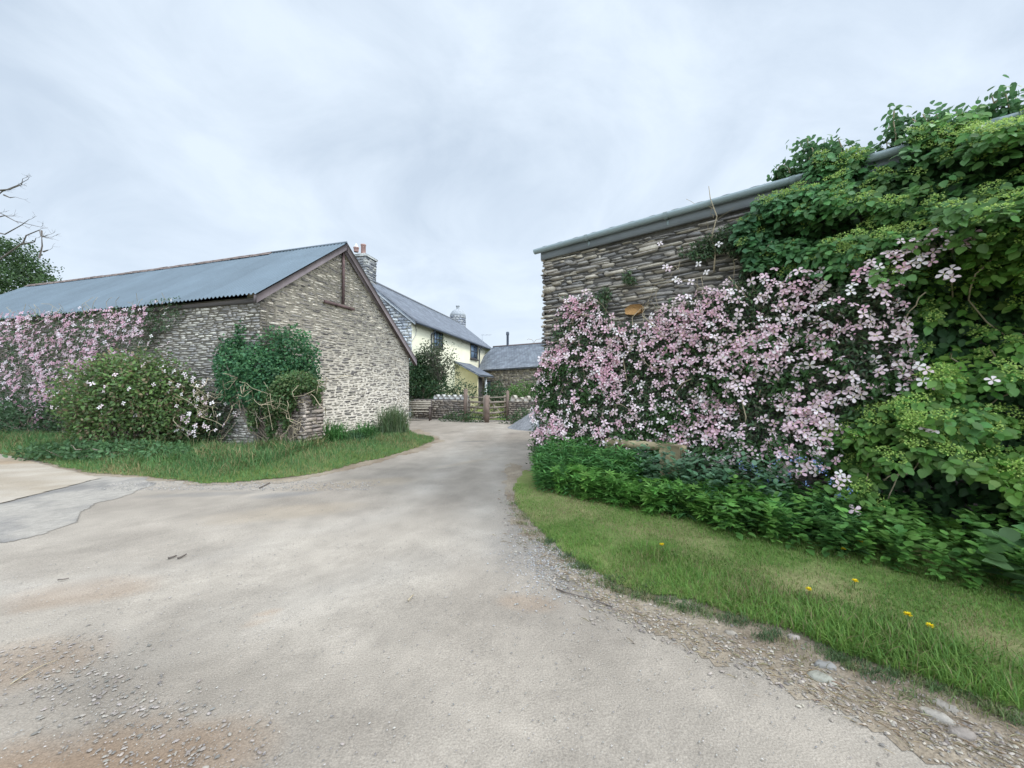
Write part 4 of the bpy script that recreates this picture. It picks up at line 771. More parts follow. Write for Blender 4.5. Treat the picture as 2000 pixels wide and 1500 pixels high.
# shoots standing up above the gutter
for (u0, u1, vt, vb, nn2) in ((1505, 1590, 318, 350, 10), (1560, 1670, 268, 330, 15), (1600, 1740, 278, 318, 10), (1745, 1880, 218, 285, 17), (1860, 1885, 190, 262, 1), (1880, 1950, 228, 258, 8), (1940, 2080, 180, 245, 13), (2080, 2300, 120, 200, 6)):
    for j in range(nn2):
        u = random.uniform(u0, u1); v = random.uniform(vt, vt + (vb - vt) * 0.4) if nn2 > 1 else vt + 10
        s, z = RWf.px(u, v, 0.05); zb = EZ - 0.1; tip = RWf.w(s, random.uniform(-0.2, 0.2), z)
        n = 46 if nn2 > 1 else 30; t = RNG.random(n) ** 0.6
        P = RWf.w(s + random.uniform(-0.15, 0.15), 0.0, zb)[None] * (1 - t[:, None]) + tip[None] * t[:, None] + rdir(n) * RNG.uniform(0.02, 0.14, (n, 1)) * (0.5 + 0.7 * t[:, None])
        if nn2 == 1: P = tip[None] + rdir(n) * 0.10 - Z3 * 0.03
        place(mb, T_BROAD, P, unit(rdir(n) - Z3 * 0.7), unit(Z3 + rdir(n) * 0.5), RNG.uniform(0.05, 0.085, n), RNG.uniform(0.04, 0.065, n), cols(n, (0.10, 0.20, 0.085), 0.3))
        fh_st = MB() if False else None
        globals().setdefault('HST', MB()).tube(curvy(RWf.w(s, 0, zb), tip, 5, 0.05), 0.006, 4, cap=False)
mb.build('foliage', M_LEAF, hy); fh.build('flower_heads', M_LEAF, hy)
mb = HST
for k in range(34):
    s = random.uniform(2.4, 6.5); z = random.uniform(0.1, 2.4); mb.tube(curvy(RWf.w(s, 0.08, z), RWf.w(s + random.uniform(-0.5, 0.5), 0.2 + 0.5 * random.random(), z + random.uniform(0.3, 0.9)), 7, 0.15), 0.007, 5, cap=False)
for (u, v, u2, v2, o) in ((1690, 950, 1720, 900, .8), (1722, 1000, 1760, 920, .8), (1725, 938, 1795, 900, .8), (1910, 255, 1935, 238, .3), (1770, 620, 1810, 570, .6), (1675, 470, 1700, 440, .4), (1678, 530, 1676, 470, .35)):
    a = RWf.px(u, v, o); b = RWf.px(u2, v2, o); mb.tube(curvy(RWf.w(a[0], o, a[1]), RWf.w(b[0], o, b[1]), 6, 0.04), 0.006, 5)
mb.build('stems', M_PALETWIG, hy)

# ================================================================== RIGHT: BED PLANTS
def bed_xy(s, off): return RWf.w(s, off, 0.0)
def stem_plants(mb, SO, hfun, leafT, per, ln, wd, pal, droop=0.1, v=0.3, stem=None, spread=0.05):
    for (s, o) in SO:
        h = hfun(s, o) * random.uniform(0.8, 1.12); base = RWf.w(s, o, 0.05); lean = RWf.Nn * random.uniform(0.0, 0.25) * h + RWf.D * random.uniform(-0.15, 0.15) * h
        t = RNG.random(per) ** 0.7; P = base + t[:, None] * (Z3 * h + lean) + rdir(per) * spread * 0.3
        a = RNG.uniform(0, 6.283, per); out = np.cos(a)[:, None] * RWf.D + np.sin(a)[:, None] * RWf.Nn
        Dv = unit(out + Z3 * (0.65 * t[:, None] - droop) + rdir(per) * 0.2); Nv = unit(Z3 + rdir(per) * 0.3 + out * 0.3)
        L_ = RNG.uniform(*ln, per); place(mb, leafT, P, Dv, Nv, L_, L_ * wd, cols(per, random.choice(pal), v))
def rect_so(n, s0, s1, o0, o1): return [(random.uniform(s0, s1), random.uniform(o0, o1)) for _ in range(n)]
GB = [(0.12, 0.28, 0.085), (0.10, 0.24, 0.075), (0.15, 0.33, 0.085)]
def bedthing(label, s, parts, cat='plant', name='border_plant'):
    t = thing(name, label, cat, (*RWf.w(s, 0.9, 0)[:2], 0.04))
    for nm_, m_, b_ in parts: b_.build(nm_, m_, t)
LEGS = RWf.px(1308, 890, 0.75)[0]
mb = MB(); hf = lambda s, o: (0.42 if abs(s - LEGS - 0.08 * (o - 0.75) * 0) < 0.28 and o > 0.6 else 1.0) * (0.62 - 0.16 * (o - 0.5) + 0.10 * float(vnoise(s * 2, o * 2))) * min(1, 0.55 + max(0, 1.45 - o)) * min(1, 0.6 + 0.9 * (s - RWf.px(1045, 900, o)[0]))
stem_plants(mb, [q_ for q_ in rect_so(640, -0.6, 1.45, 0.25, 1.40) if q_[0] > RWf.px(1045, 900, q_[1])[0] + 0.05], hf, T_LANCE, 26, (0.09, 0.15), 0.16, GB)
bedthing('mound of narrow-leaved green perennials at the barn corner beneath the clematis', 0.5, [('foliage', M_LEAF, mb)])
mb = MB(); stem_plants(mb, rect_so(330, 1.40, 2.7, 0.25, 1.15), lambda s, o: hf(s, o) * 0.95, T_LANCE, 24, (0.09, 0.16), 0.19, GB)
bedthing('drift of taller narrow-leaved perennials around the stone bench', 2.0, [('foliage', M_LEAF, mb)])
mb = MB(); stem_plants(mb, rect_so(210, 1.2, 3.9, 0.95, 1.46), lambda s, o: 0.30 + 0.1 * float(vnoise(s * 3, o)), T_PALM, 12, (0.07, 0.12), 1.0, [(0.15, 0.33, 0.07), (0.12, 0.28, 0.06), (0.18, 0.36, 0.075)], droop=-0.05)
bedthing('low cut-leaved plants along the front of the border', 2.6, [('foliage', M_LEAF, mb)])
mb = MB(); stem_plants(mb, rect_so(200, 2.5, 4.4, 0.5, 1.42), lambda s, o: 0.42 - 0.1 * (o - 0.6), T_LANCE, 20, (0.10, 0.18), 0.17, [(0.075, 0.18, 0.055), (0.09, 0.21, 0.06)])
bedthing('tangle of long grassy-leaved plants in front of the blue-flowered alkanet', 3.4, [('foliage', M_LEAF, mb)])
# alkanet: greyer ovate leaves with small blue flowers
mb = MB(); so_ = rect_so(130, 2.25, 3.85, 0.62, 1.2); stem_plants(mb, so_, lambda s, o: 0.72 - 0.25 * abs(o - 0.8), T_BROAD, 16, (0.06, 0.11), 0.55, [(0.12, 0.22, 0.12), (0.15, 0.25, 0.14)])
fb = MB()
for (u, v) in ((1445, 905), (1450, 915), (1470, 912), (1483, 925), (1510, 905), (1525, 890), (1545, 900), (1560, 895), (1500, 940), (1515, 935), (1575, 945), (1540, 925), (1600, 910), (1610, 920), (1622, 942), (1650, 975), (1640, 968), (1660, 960), (1480, 950), (1590, 900)):
    s, z = RWf.px(u, v, 1.0); n = 16; P = RWf.w(s, 1.0, z)[None] + rdir(n) * RNG.uniform(0.0, 0.06, (n, 1)); place(fb, T_LANCE, P, rdir(n), rdir(n), 0.018, 0.014, cols(n, (0.22, 0.30, 0.52), 0.3))
bedthing('blue-flowered alkanet with greyish leaves at the foot of the clematis', 3.0, [('foliage', M_LEAF, mb), ('blossoms', M_PETAL, fb)])
mb = MB(); stem_plants(mb, rect_so(420, 3.3, 6.8, 0.55, 1.62), lambda s, o: 0.36 - 0.12 * (o - 0.9) + 0.15 * float(vnoise(s * 2.5, o * 2)), T_BROAD, 14, (0.05, 0.095), 0.75, [(0.13, 0.28, 0.065), (0.16, 0.32, 0.07), (0.105, 0.23, 0.06)])
bedthing('scrambling broad-leaved ground plants below the climbing hydrangea', 4.8, [('foliage', M_LEAF, mb)])
mb = MB(); stem_plants(mb, [RWf_so for RWf_so in [( (lambda s: s)(RWf.px(1985, 1060, 1.6)[0]) + dx, 1.55 + dy) for dx in (-.05, .1, .25) for dy in (-.1, .1)]], lambda s, o: 0.45, T_BROAD, 7, (0.13, 0.20), 0.8, [(0.10, 0.19, 0.07)])
bedthing('pale large-leaved seedling at the near end of the border', 5.6, [('foliage', M_LEAF, mb)])
# stone bench half hidden by the clematis
sbn = thing('stone_bench', 'low sandstone bench slab on a block, half hidden under the clematis', 'bench', (*RWf.w(1.3, 0.6, 0)[:2], 0))
s0 = RWf.px(1174, 868, 0.72)[0]; s1 = RWf.px(1325, 868, 0.72)[0]; zt = RWf.px(1215, 862, 0.72)[1]; M_SAND = mat('sandstone', (0.33, 0.27, 0.16), rough=0.9, bump=0.6, bscale=15, var=0.35, vscale=5)
mb = MB(); mb.box(RWf.w(s0, 0.2, zt - 0.1), RWf.D * (s1 - s0 + 0.05), RWf.Nn * 0.40, Z3 * 0.1); mb.build('seat', M_SAND, sbn)
sa = RWf.px(1288, 890, .75)[0]; sb_ = RWf.px(1328, 890, .75)[0]
mb = MB(); mb.prism([RWf.w(s, 0.75, z) for s, z in ((sa + 0.03, 0), (sb_ - 0.03, 0), (sb_, zt - 0.06), (sb_ - 0.02, zt + 0.01), (sa, zt + 0.01), (sa - 0.01, zt - 0.1))], RWf.Nn * -0.4); mb.build('leg', M_SAND, sbn)
mb = MB(); mb.prism([RWf.w(s, 0.70, z) for s, z in ((s0 + 0.05, 0), (s0 + 0.25, 0), (s0 + 0.25, zt - 0.102), (s0 + 0.05, zt - 0.102))], RWf.Nn * -0.4); mb.build('leg', M_SAND, sbn)

# ================================================================== GRASS
def blades(mb, X, Y, Z, ln, wd, C, lean=0.5, dirn=None):
    n = len(X); P = np.stack([X, Y, Z], -1); a = RNG.uniform(0, 6.283, n); hd = np.stack([np.cos(a), np.sin(a), np.zeros(n)], -1)
    if dirn is not None: hd = unit(hd + dirn)
    Dv = unit(Z3 + hd * RNG.uniform(0.05, lean, (n, 1)) * 1.6); Nv = unit(hd * -1 + Z3 * 0.3 + rdir(n) * 0.5); place(mb, T_BLADE, P, Dv, Nv, ln, wd, C)
def grass_in(poly, n, f, zf, ln, wd, pal, lean, name, label, box):
    X = RNG.uniform(box[0], box[1], n); Y = RNG.uniform(box[2], box[3], n); k = inpoly(X + 0.05 * (fbm(X * 3, Y * 3, 3) - .5) * 2, Y + 0.05 * (fbm(X * 3 + 31, Y * 3 + 7, 3) - .5) * 2, poly)
    X, Y = X[k], Y[k]; k = RNG.random(len(X)) < f(X, Y); X, Y = X[k], Y[k]; n = len(X)
    L_ = ln(X, Y) * RNG.uniform(0.6, 1.25, n); mb = MB(); g_ = fbm(X * 1.6 + 9, Y * 1.6, 3)[:, None]
    C = pick(pal, n) * (0.75 + 0.5 * g_); dry = (RNG.random(n) < 0.10 + 0.35 * np.clip((fbm(X * 1.7, Y * 1.7, 4) - 0.5) * 4, 0, 1))[:, None]
    C = np.where(dry, np.array((0.27, 0.23, 0.11)) * RNG.uniform(0.7, 1.2, (n, 1)), C)
    blades(mb, X, Y, 0.012 + rough_z(X, Y) + zf(X, Y), L_, wd * (0.6 + L_ * 4), C, lean)
    return kind(mb.build(name, M_GRASS), 'stuff', label)
def lenR(X, Y):
    d = distR(X, Y); e = np.clip((d - 2.35) / 0.45, 0, 1) * np.clip((X - 1.1) / 0.8, 0.15, 1)
    tuft = np.exp(-(((X - gp(1280, 1095)[0]) / 0.22) ** 2 + ((Y - gp(1280, 1095)[1]) / 0.16) ** 2))
    return 0.034 + 0.085 * e * (0.5 + fbm(X * 2.5, Y * 2.5, 2)) + 0.07 * tuft
grass_in(GRASS_R, 330000, lambda X, Y: np.clip(2.2 - 0.32 * Y, 0.25, 1) * (distR(X, Y) > 1.2) * np.clip((fbm(X * 2.2 + 3, Y * 2.2, 3) - 0.25) * 5, 0.3, 1), bankR, lenR, 0.0050, [(0.14, 0.25, 0.05), (0.18, 0.29, 0.06), (0.11, 0.22, 0.045)], 0.9, 'grass', 'short mown grass strip along the border', (-0.3, 5.5, 0.9, 7.3))
grass_in(GRASS_L, 170000, lambda X, Y: np.ones(len(X)) * ((distL(X, Y) > 0.3) | ((X + 6.5) * GWf.n[0] + (Y - 9.9) * GWf.n[1] > 0.1)), bankL, lambda X, Y: 0.08 + 0.27 * np.clip(polydist(X, Y, GRASS_L) / 1.0, 0, 1) * (0.35 + 0.65 * (X < -4.7)) * (0.05 + 1.5 * fbm(X * 1.7, Y * 1.7, 3) ** 1.3), 0.007, [(0.09, 0.185, 0.06), (0.12, 0.21, 0.065), (0.075, 0.165, 0.055)], 1.0, 'grass', 'long rough grass on the bank beside the barn', (-17, -2, 6, 17))
# scattered tufts on the dirt edge
mb = MB()
for (u, v, r, n) in ((1075, 1060, .07, 120), (1110, 1088, .08, 150), (1140, 1110, .07, 120), (1205, 1135, .09, 200), (1260, 1150, .10, 220), (1290, 1175, .06, 60), (1330, 1188, .07, 70), (1490, 1248, .07, 110), (1510, 1240, .06, 90), (1640, 1290, .08, 120), (1700, 1318, .10, 160), (1440, 1215, .09, 180)):
    x, y = gp(u, v); X = x + RNG.normal(0, r * 0.6, n); Y = y + RNG.normal(0, r * 0.4, n); L_ = RNG.uniform(0.02, 0.055, n); blades(mb, X, Y, np.full(n, 0.01), L_, 0.0045, cols(n, (0.075, 0.12, 0.05), 0.35), 1.1)
for k in range(150):
    i = random.randint(1, 14); t = random.random(); p = np.array(GRASS_R[i]) * (1 - t) + np.array(GRASS_R[i + 1]) * t; n = random.randint(12, 60); r_ = random.uniform(0.02, 0.06); off_ = abs(random.gauss(0, 0.09)); x, y = p[0] - off_ * 0.75, p[1] - off_ * 0.65
    X = x + RNG.normal(0, r_, n); Y = y + RNG.normal(0, r_ * 0.7, n); L_ = RNG.uniform(0.015, 0.05, n); blades(mb, X, Y, np.full(n, 0.008), L_, 0.004, cols(n, random.choice([(0.10, 0.16, 0.06), (0.13, 0.18, 0.06), (0.22, 0.20, 0.10)]), 0.35), 1.2)
kind(mb.build('grass', M_GRASS), 'stuff', 'sparse grass tufts on the bare dirt edge')
# dandelions
DLAB = ['yellow dandelion on the raised grass tuft nearest the drive', 'yellow dandelion at the back of the lawn beside the ground plants', 'small yellow dandelion lowest under the ground plants', 'yellow dandelion in the middle of the mown grass', 'yellow dandelion at the upper edge of the long grass', 'dandelion standing tallest above the long shaggy grass', 'tiny half-closed dandelion in the dry grass']
for (u, v, h), lb in zip(((1292, 1063, .10), (1679, 1057, .12), (1646, 1072, .05), (1578, 1150, .05), (1668, 1134, .05), (1770, 1199, .12), (1813, 1221, .04)), DLAB):
    x, y = gp(u, v, h + 0.07); z = h + 0.07; t = thing('dandelion', lb, 'dandelion', (x, y, 0.04), 'dandelions in the grass')
    mb = MB(); mb.tube(curvy((x, y + 0.01, 0.04), (x, y, z), 4, 0.01), 0.0025, 5, col=(0.12, 0.2, 0.06)); mb.build('stem', M_LEAF, t)
    mb = MB(); n = 60; a = RNG.uniform(0, 6.28, n); el = RNG.uniform(0.1, 1.2, n)[:, None]; Dv = unit(np.stack([np.cos(a), np.sin(a), np.zeros(n)], -1) + Z3 * el); place(mb, T_LANCE, np.tile([x, y, z], (n, 1)) + Dv * 0.002, Dv, unit(Z3 + rdir(n) * 0.2), 0.022, 0.007, cols(n, (0.80, 0.60, 0.02), 0.12)); mb.build('flower_head', M_PETAL, t)

# ================================================================== LEFT VEGETATION
cl2 = thing('clematis', 'pink clematis hanging from the eaves along the long barn wall', 'climbing plant', (*LWf.w(8, 0.4, 0)[:2], 0))
POLY_L = LWf.poly([(-350, 640), (-150, 625), (0, 612), (120, 605), (200, 600), (278, 596), (285, 640), (270, 690), (230, 720), (160, 740), (110, 790), (70, 845), (0, 855), (-350, 890)], 0.45)
POLY_L = [(s, min(z, 3.92)) for s, z in POLY_L]
def thL(s, z): return 0.25 + 0.42 * fbm(s * 1.0 + 14, z * 1.2, 3)
mb = MB(); q = sample_poly(POLY_L, 26000); P = LWf.w(q[:, 0], thL(q[:, 0], q[:, 1]) * (0.3 + 0.7 * RNG.random(len(q)) ** 0.6), q[:, 1]); n = len(P)
place(mb, T_LANCE, P, unit(LWf.Nn * 0.5 + rdir(n) - Z3 * 0.4), unit(LWf.Nn * 0.7 + Z3 * 0.5 + rdir(n) * 0.7), RNG.uniform(0.07, 0.12, n), RNG.uniform(0.03, 0.05, n), cols(n, pick(CLEMG, n), 0.35))
PL2 = LWf.poly([(290, 585), (345, 578), (352, 610), (335, 640), (300, 650), (290, 690), (270, 640)], 0.2)
q = sample_poly(PL2, 700); P = LWf.w(q[:, 0], 0.05 + 0.2 * RNG.random(len(q)), q[:, 1]); n = len(P)
place(mb, T_LANCE, P, unit(LWf.Nn * 0.5 + rdir(n)), unit(LWf.Nn + Z3 * 0.5 + rdir(n) * 0.7), RNG.uniform(0.06, 0.11, n), RNG.uniform(0.025, 0.045, n), cols(n, pick(CLEMG, n), 0.35))
mb.build('foliage', M_LEAF, cl2)
mb = MB(); dl = lambda s, z: np.clip((fbm(s * 1.5 + 21, z * 1.8 + 2, 3) - 0.42) * 4 + 0.45, 0.2, 1)
q = sample_poly(POLY_L, 6500, dl); q = q + RNG.normal(0, 0.06, q.shape); P = LWf.w(q[:, 0], thL(q[:, 0], q[:, 1]) + RNG.uniform(-0.03, 0.08, len(q)), q[:, 1]); n = len(P)
C = pick(PINK, n) * RNG.uniform(0.75, 1.0, (n, 1)) * np.array([0.93, 0.9, 0.95]); flowers(mb, P, unit(LWf.Nn * 0.9 + Z3 * 0.5 + rdir(n) * 0.55), (0.09, 0.125), C)
for pl, m_, o in ((PL2, 12, 0.28), (LWf.poly([(270, 640), (330, 660), (340, 700), (300, 720), (230, 700)], 0.5), 26, 0.6), (LWf.poly([(340, 720), (430, 760), (440, 830), (380, 860), (330, 830)], 1.0), 60, 1.0)):
    q = sample_poly(pl, m_); P = LWf.w(q[:, 0], o + RNG.uniform(-0.1, 0.1, len(q)), q[:, 1]); flowers(mb, P, unit(LWf.Nn * 0.9 + Z3 * 0.5 + rdir(m_) * 0.5), (0.09, 0.12), pick(PALE, m_) * 0.95)
mb.build('blossoms', M_PETAL, cl2)
mb = MB()
for k in range(30): s = random.uniform(3, 12); a = LWf.w(s, 0.3, 3.7); b = LWf.w(s + random.uniform(-.4, .4), 0.35, 3.9 + random.uniform(0.1, 0.45)); mb.tube(curvy(a, b, 6, 0.12), 0.005, 4, cap=False)
for k in range(26):
    a = LWf.w(*LWf.px(random.uniform(330, 440), random.uniform(760, 860), 0.9)[:1], 0.9, random.uniform(0.3, 1.3)); mb.tube(curvy(a, a + np.array([random.uniform(-.6, .6), random.uniform(-.2, .2), random.uniform(0.1, 0.7)]), 7, 0.2), 0.006, 4, cap=False)
mb.build('stems', M_PALETWIG, cl2)
def shrub(name, label, blobs, dens, T, ln, wd, pal, cat='shrub', base=None, nst=14, flw=0, **kw):
    b0 = blobs[0]; base = base or (b0[0], b0[1], 0.05); t = thing(name, label, cat, base)
    mb = MB(); blobleaves(mb, blobs, dens, T, ln, wd, pal, **kw); mb.build('foliage', M_LEAF, t)
    mb = MB()
    for k in range(nst):
        b = random.choice(blobs); tip = np.array(b[:3]) + rdir(1)[0] * np.array(b[3:]) * 0.75; tip[2] = max(tip[2], 0.2); mb.tube(curvy(np.array(base) + np.array([random.uniform(-.1, .1), random.uniform(-.1, .1), 0]), tip, 8, 0.2), np.linspace(0.022, 0.005, 8), 5, cap=False)
    mb.build('stems', M_TWIG, t)
    if flw:
        mb = MB(); ps = []
        for k in range(flw): b = random.choice(blobs); d = rdir(1)[0]; d[1] = -abs(d[1]); d[2] = abs(d[2]) * 0.6 - 0.1; ps.append(np.array(b[:3]) + unit(d) * np.array(b[3:]) * 1.03)
        ps = np.array(ps); ps = ps[ps[:, 2] > 0.2]; flowers(mb, ps, unit(np.array([0, -1, 0.4]) + rdir(len(ps)) * 0.4), (0.09, 0.12), pick(PALE, len(ps))); mb.build('blossoms', M_PETAL, t)
    return t
SG = [(0.12, 0.20, 0.06), (0.10, 0.18, 0.06), (0.15, 0.23, 0.07), (0.11, 0.15, 0.065), (0.19, 0.15, 0.085)]
c = gp(188, 893)
shrub('shrub', 'wide leafy shrub with brownish tips growing through the clematis by the barn', [(c[0], c[1] + 0.8, 1.22, 1.5, 1.0, 1.22), (c[0] - 0.9, c[1] + 1.1, 0.95, 0.85, 0.8, 0.85), (c[0] + 1.0, c[1] + 0.9, 0.95, 0.75, 0.7, 0.85), (c[0] + 0.3, c[1] + 0.5, 1.55, 0.9, 0.65, 0.85)], 520, T_BROAD, (0.055, 0.10), 0.6, SG, nst=30, flw=34)
c = gp(390, 880); shrub('shrub', 'sparse dark tangle of clematis stems and white flowers in front of the barn wall', [(c[0], c[1] + 0.7, 0.85, 0.75, 0.55, 0.75), (c[0] - 0.5, c[1] + 0.5, 0.5, 0.6, 0.5, 0.5)], 520, T_LANCE, (0.06, 0.11), 0.42, CLEMG, nst=18, flw=40, nz=0.5)
c = gp(20, 862); shrub('shrub', 'dark leafy shrub at the foot of the pink clematis', [(c[0], c[1] + 0.6, 0.6, 1.5, 0.6, 0.65), (c[0] - 2.5, c[1] + 1.2, 0.7, 1.6, 0.7, 0.75)], 220, T_BROAD, (0.07, 0.11), 0.6, [(0.07, 0.125, 0.055), (0.06, 0.105, 0.05)], nst=14)
c = gp(250, 905); shrub('undergrowth', 'low broad-leaved weeds spreading in front of the big shrub', [(c[0], c[1] + 0.25, 0.16, 1.5, 0.4, 0.26), (c[0] - 1.7, c[1] + 0.5, 0.16, 1.2, 0.4, 0.22)], 260, T_BROAD, (0.06, 0.11), 0.6, [(0.09, 0.17, 0.07), (0.075, 0.15, 0.06)], cat='weeds', nst=4)
# ivy on barn corner and pillar
IV = [(0.065, 0.165, 0.075), (0.08, 0.19, 0.08), (0.05, 0.135, 0.065), (0.10, 0.22, 0.085)]
def ivb(u, v, Y, rx, ry, rz): x, y, z = pt(u, v, Y); return (x, y, z, rx, ry, rz)
ivt = shrub('ivy', 'thick dark green ivy bulging from the corner of the long barn', [ivb(556, 705, 10.2, .85, .55, .85), ivb(520, 745, 9.9, .95, .5, .75), ivb(508, 735, 9.75, .62, .55, .72), ivb(452, 715, 9.9, .42, .35, .72), ivb(478, 660, 10.2, .28, .2, .45), ivb(462, 765, 9.8, .42, .3, .34), ivb(590, 745, 10.7, .42, .4, .55)], 700, T_BROAD, (0.05, 0.085), 0.85, IV, cat='ivy', nst=20, nz=0.3, up=0.3, base=(-6.0, 9.7, 0.1))
shrub('ivy', 'yellowish ivy trailing over the top of the stone pillar', [ivb(580, 752, 9.35, .55, .42, .30), ivb(545, 785, 9.1, .36, .28, .42), ivb(530, 820, 9.1, .13, .1, .42), ivb(558, 810, 9.1, .10, .08, .42), ivb(495, 815, 9.4, .12, .1, .35), ivb(618, 775, 9.5, .10, .1, .22)], 1200, T_BROAD, (0.04, 0.07), 0.85, [(0.09, 0.165, 0.055), (0.075, 0.14, 0.05), (0.14, 0.18, 0.07)], cat='ivy', nst=10, nz=0.4, base=(pc[0], pc[1] - 0.4, 0.1))
mb = MB(); 
for k in range(38):
    u = random.uniform(410, 640); v = random.uniform(730, 850); Y = random.uniform(8.75, 9.5); a = np.array(pt(u, v, Y)); mb.tube(curvy(a, a + np.array([random.uniform(-.6, .6), random.uniform(-.15, .15), random.uniform(-.55, .35)]), 8, 0.3), random.uniform(0.004, 0.008), 5, cap=False)
mb.build('dry_stems', M_PALETWIG, ivt)
p = pt(501, 697, 9.75); mb = MB(); mb.box((p[0] - 0.08, p[1], 0), (0.15, 0, 0.0), (0, 0.12, 0), (0.02, 0, p[2])); tag(mb.build('wooden_post', mat('grey_post', (0.22, 0.20, 0.18), rough=0.9, var=0.3, vscale=8)), 'weathered grey post poking out of the ivy', 'post')
# leafy clumps
def clump(u, v, n, ln, wd, pal, label, lean=0.9, r=0.12, name='daylily', cat='plant', group=None):
    x, y = gp(u, v); t = thing(name, label, cat, (x, y, 0.05), group); mb = MB()
    for _ in range(1):
        X = x + RNG.normal(0, r, n); Y = y + RNG.normal(0, r, n); a = RNG.uniform(0, 6.283, n); L_ = RNG.uniform(*ln, n); hd = np.stack([np.cos(a), np.sin(a), np.zeros(n)], -1); le = RNG.uniform(0.1, lean, (n, 1))
        C = cols(n, pick(pal, n), 0.25); prev = np.stack([X, Y, np.full(n, 0.1)], -1); pd = unit(Z3 + hd * le * 0.4); side = unit(np.cross(pd, hd + 1e-3))
        ring = [prev - side * wd / 2, prev + side * wd / 2]; VV = list(ring)
        for kk in range(4):
            pd = unit(pd + hd * le * 0.45 - Z3 * 0.16 * (kk + 1) * le); prev = prev + pd * (L_ / 4)[:, None]; w_ = wd * (1, .9, .6, .08)[kk]; VV += [prev - side * w_ / 2, prev + side * w_ / 2]
        V = np.stack(VV, 1); b = np.arange(n)[:, None] * 10; F = np.vstack([b + np.array([[2 * i, 2 * i + 1, 2 * i + 3, 2 * i + 2]]) for i in range(4)]); mb.add(V.reshape(-1, 3), F, np.repeat(C, 10, 0))
    mb.build('leaves', M_GRASS, t)
clump(650, 872, 330, (0.45, 0.75), 0.022, [(0.07, 0.18, 0.05), (0.095, 0.21, 0.06)], 'arching strap-leaved daylily clump right beside the stone pillar', group='strap-leaved clumps along the gable')
clump(712, 862, 220, (0.35, 0.6), 0.022, [(0.075, 0.18, 0.055), (0.09, 0.20, 0.06)], 'smaller strap-leaved clump midway along the gable foot', group='strap-leaved clumps along the gable')
clump(690, 868, 150, (0.25, 0.4), 0.02, [(0.05, 0.10, 0.045)], 'low bluish strap-leaved clump between the two taller ones', r=0.25, group='strap-leaved clumps along the gable')
clump(768, 851, 700, (0.55, 1.05), 0.016, [(0.12, 0.165, 0.075), (0.15, 0.19, 0.10), (0.10, 0.155, 0.07)], 'upright feathery grass clump at the far corner of the gable', lean=0.45, r=0.2, name='ornamental_grass')
clump(735, 850, 220, (0.25, 0.45), 0.018, [(0.06, 0.12, 0.045)], 'short grassy tuft beside the feathery clump', r=0.25, name='ornamental_grass')

# ================================================================== YARD VEGETATION
def Bp(u, v, Y, rx, ry, rz): x, y, z = pt(u, v, Y); return (x, y, max(z, rz * 0.5), rx, ry, rz)
shrub('shrub', 'tall dark evergreen shrub behind the bench in front of the farmhouse', [Bp(822, 745, 20.2, 1.0, .8, 1.2), Bp(850, 750, 20.0, .7, .6, 1.0), Bp(835, 715, 20.3, .7, .6, .9), Bp(806, 740, 20.2, .6, .6, 1.2)], 230, T_BROAD, (0.09, 0.15), 0.6, [(0.065, 0.125, 0.055), (0.05, 0.10, 0.045), (0.09, 0.15, 0.06)], nst=20, nz=0.4)
t = thing('young_tree', 'thin young tree with sparse leaves against the yellow wall', 'tree', (*pt(858, 750, 19.8)[:2], 0)); mb = MB(); tips = []
x, y, _ = pt(856, 750, 19.8); mb.tube([(x, y, 0), (x, y, 1.6), (x - 0.05, y, 2.2)], (0.05, 0.04, 0.03), 6)
for k in range(11): branch(mb, (x, y, 1.5 + 0.08 * k), (random.uniform(-.75, .75), random.uniform(-.3, .3), 1.0), 1.0, 0.02, 2, 0.4, tips=tips)
mb.build('trunk', M_BARK, t); tips = np.array(tips); mb = MB(); n = len(tips) * 5; P = np.repeat(tips, 5, 0) + RNG.normal(0, 0.13, (n, 3)); place(mb, T_BROAD, P, rdir(n), rdir(n), RNG.uniform(0.07, 0.12, n), RNG.uniform(0.04, 0.07, n), cols(n, (0.07, 0.09, 0.05), 0.35)); mb.build('crown', M_LEAF, t)
shrub('shrub', 'rounded grey-green bush under the yellow porch wall', [Bp(905, 765, 21.5, .8, .6, .65), Bp(890, 770, 21.5, .6, .5, .5)], 110, T_BROAD, (0.08, 0.13), 0.6, [(0.06, 0.11, 0.05), (0.05, 0.095, 0.045)])
shrub('shrub', 'dark bush behind the gate in front of the outbuilding window', [Bp(965, 768, 21.5, .7, .6, .7), Bp(980, 772, 21.5, .6, .5, .5)], 110, T_BROAD, (0.08, 0.13), 0.6, [(0.035, 0.075, 0.03), (0.045, 0.09, 0.035)])
shrub('shrub', 'bright green bush behind the buff-topped wall', [Bp(1022, 766, 19.5, .75, .6, .55), Bp(1040, 768, 19.5, .5, .5, .45), Bp(1003, 770, 19.5, .45, .4, .4)], 130, T_BROAD, (0.07, 0.12), 0.6, [(0.11, 0.21, 0.05), (0.09, 0.18, 0.045)])
shrub('undergrowth', 'green weeds at the foot of the white-topped wall by the gate', [Bp(900, 815, 17.6, .7, .3, .35), Bp(925, 818, 17.3, .6, .3, .22), Bp(880, 820, 17.6, .5, .25, .2)], 170, T_BROAD, (0.06, 0.10), 0.6, [(0.06, 0.12, 0.04), (0.05, 0.10, 0.04)], cat='weeds', nst=4)
shrub('undergrowth', 'green weeds between the gravel heap and the gate', [Bp(1000, 820, 16.6, .6, .3, .22), Bp(1022, 812, 16.5, .5, .3, .35)], 170, T_BROAD, (0.06, 0.10), 0.6, [(0.06, 0.12, 0.04), (0.05, 0.10, 0.04)], cat='weeds', nst=4)
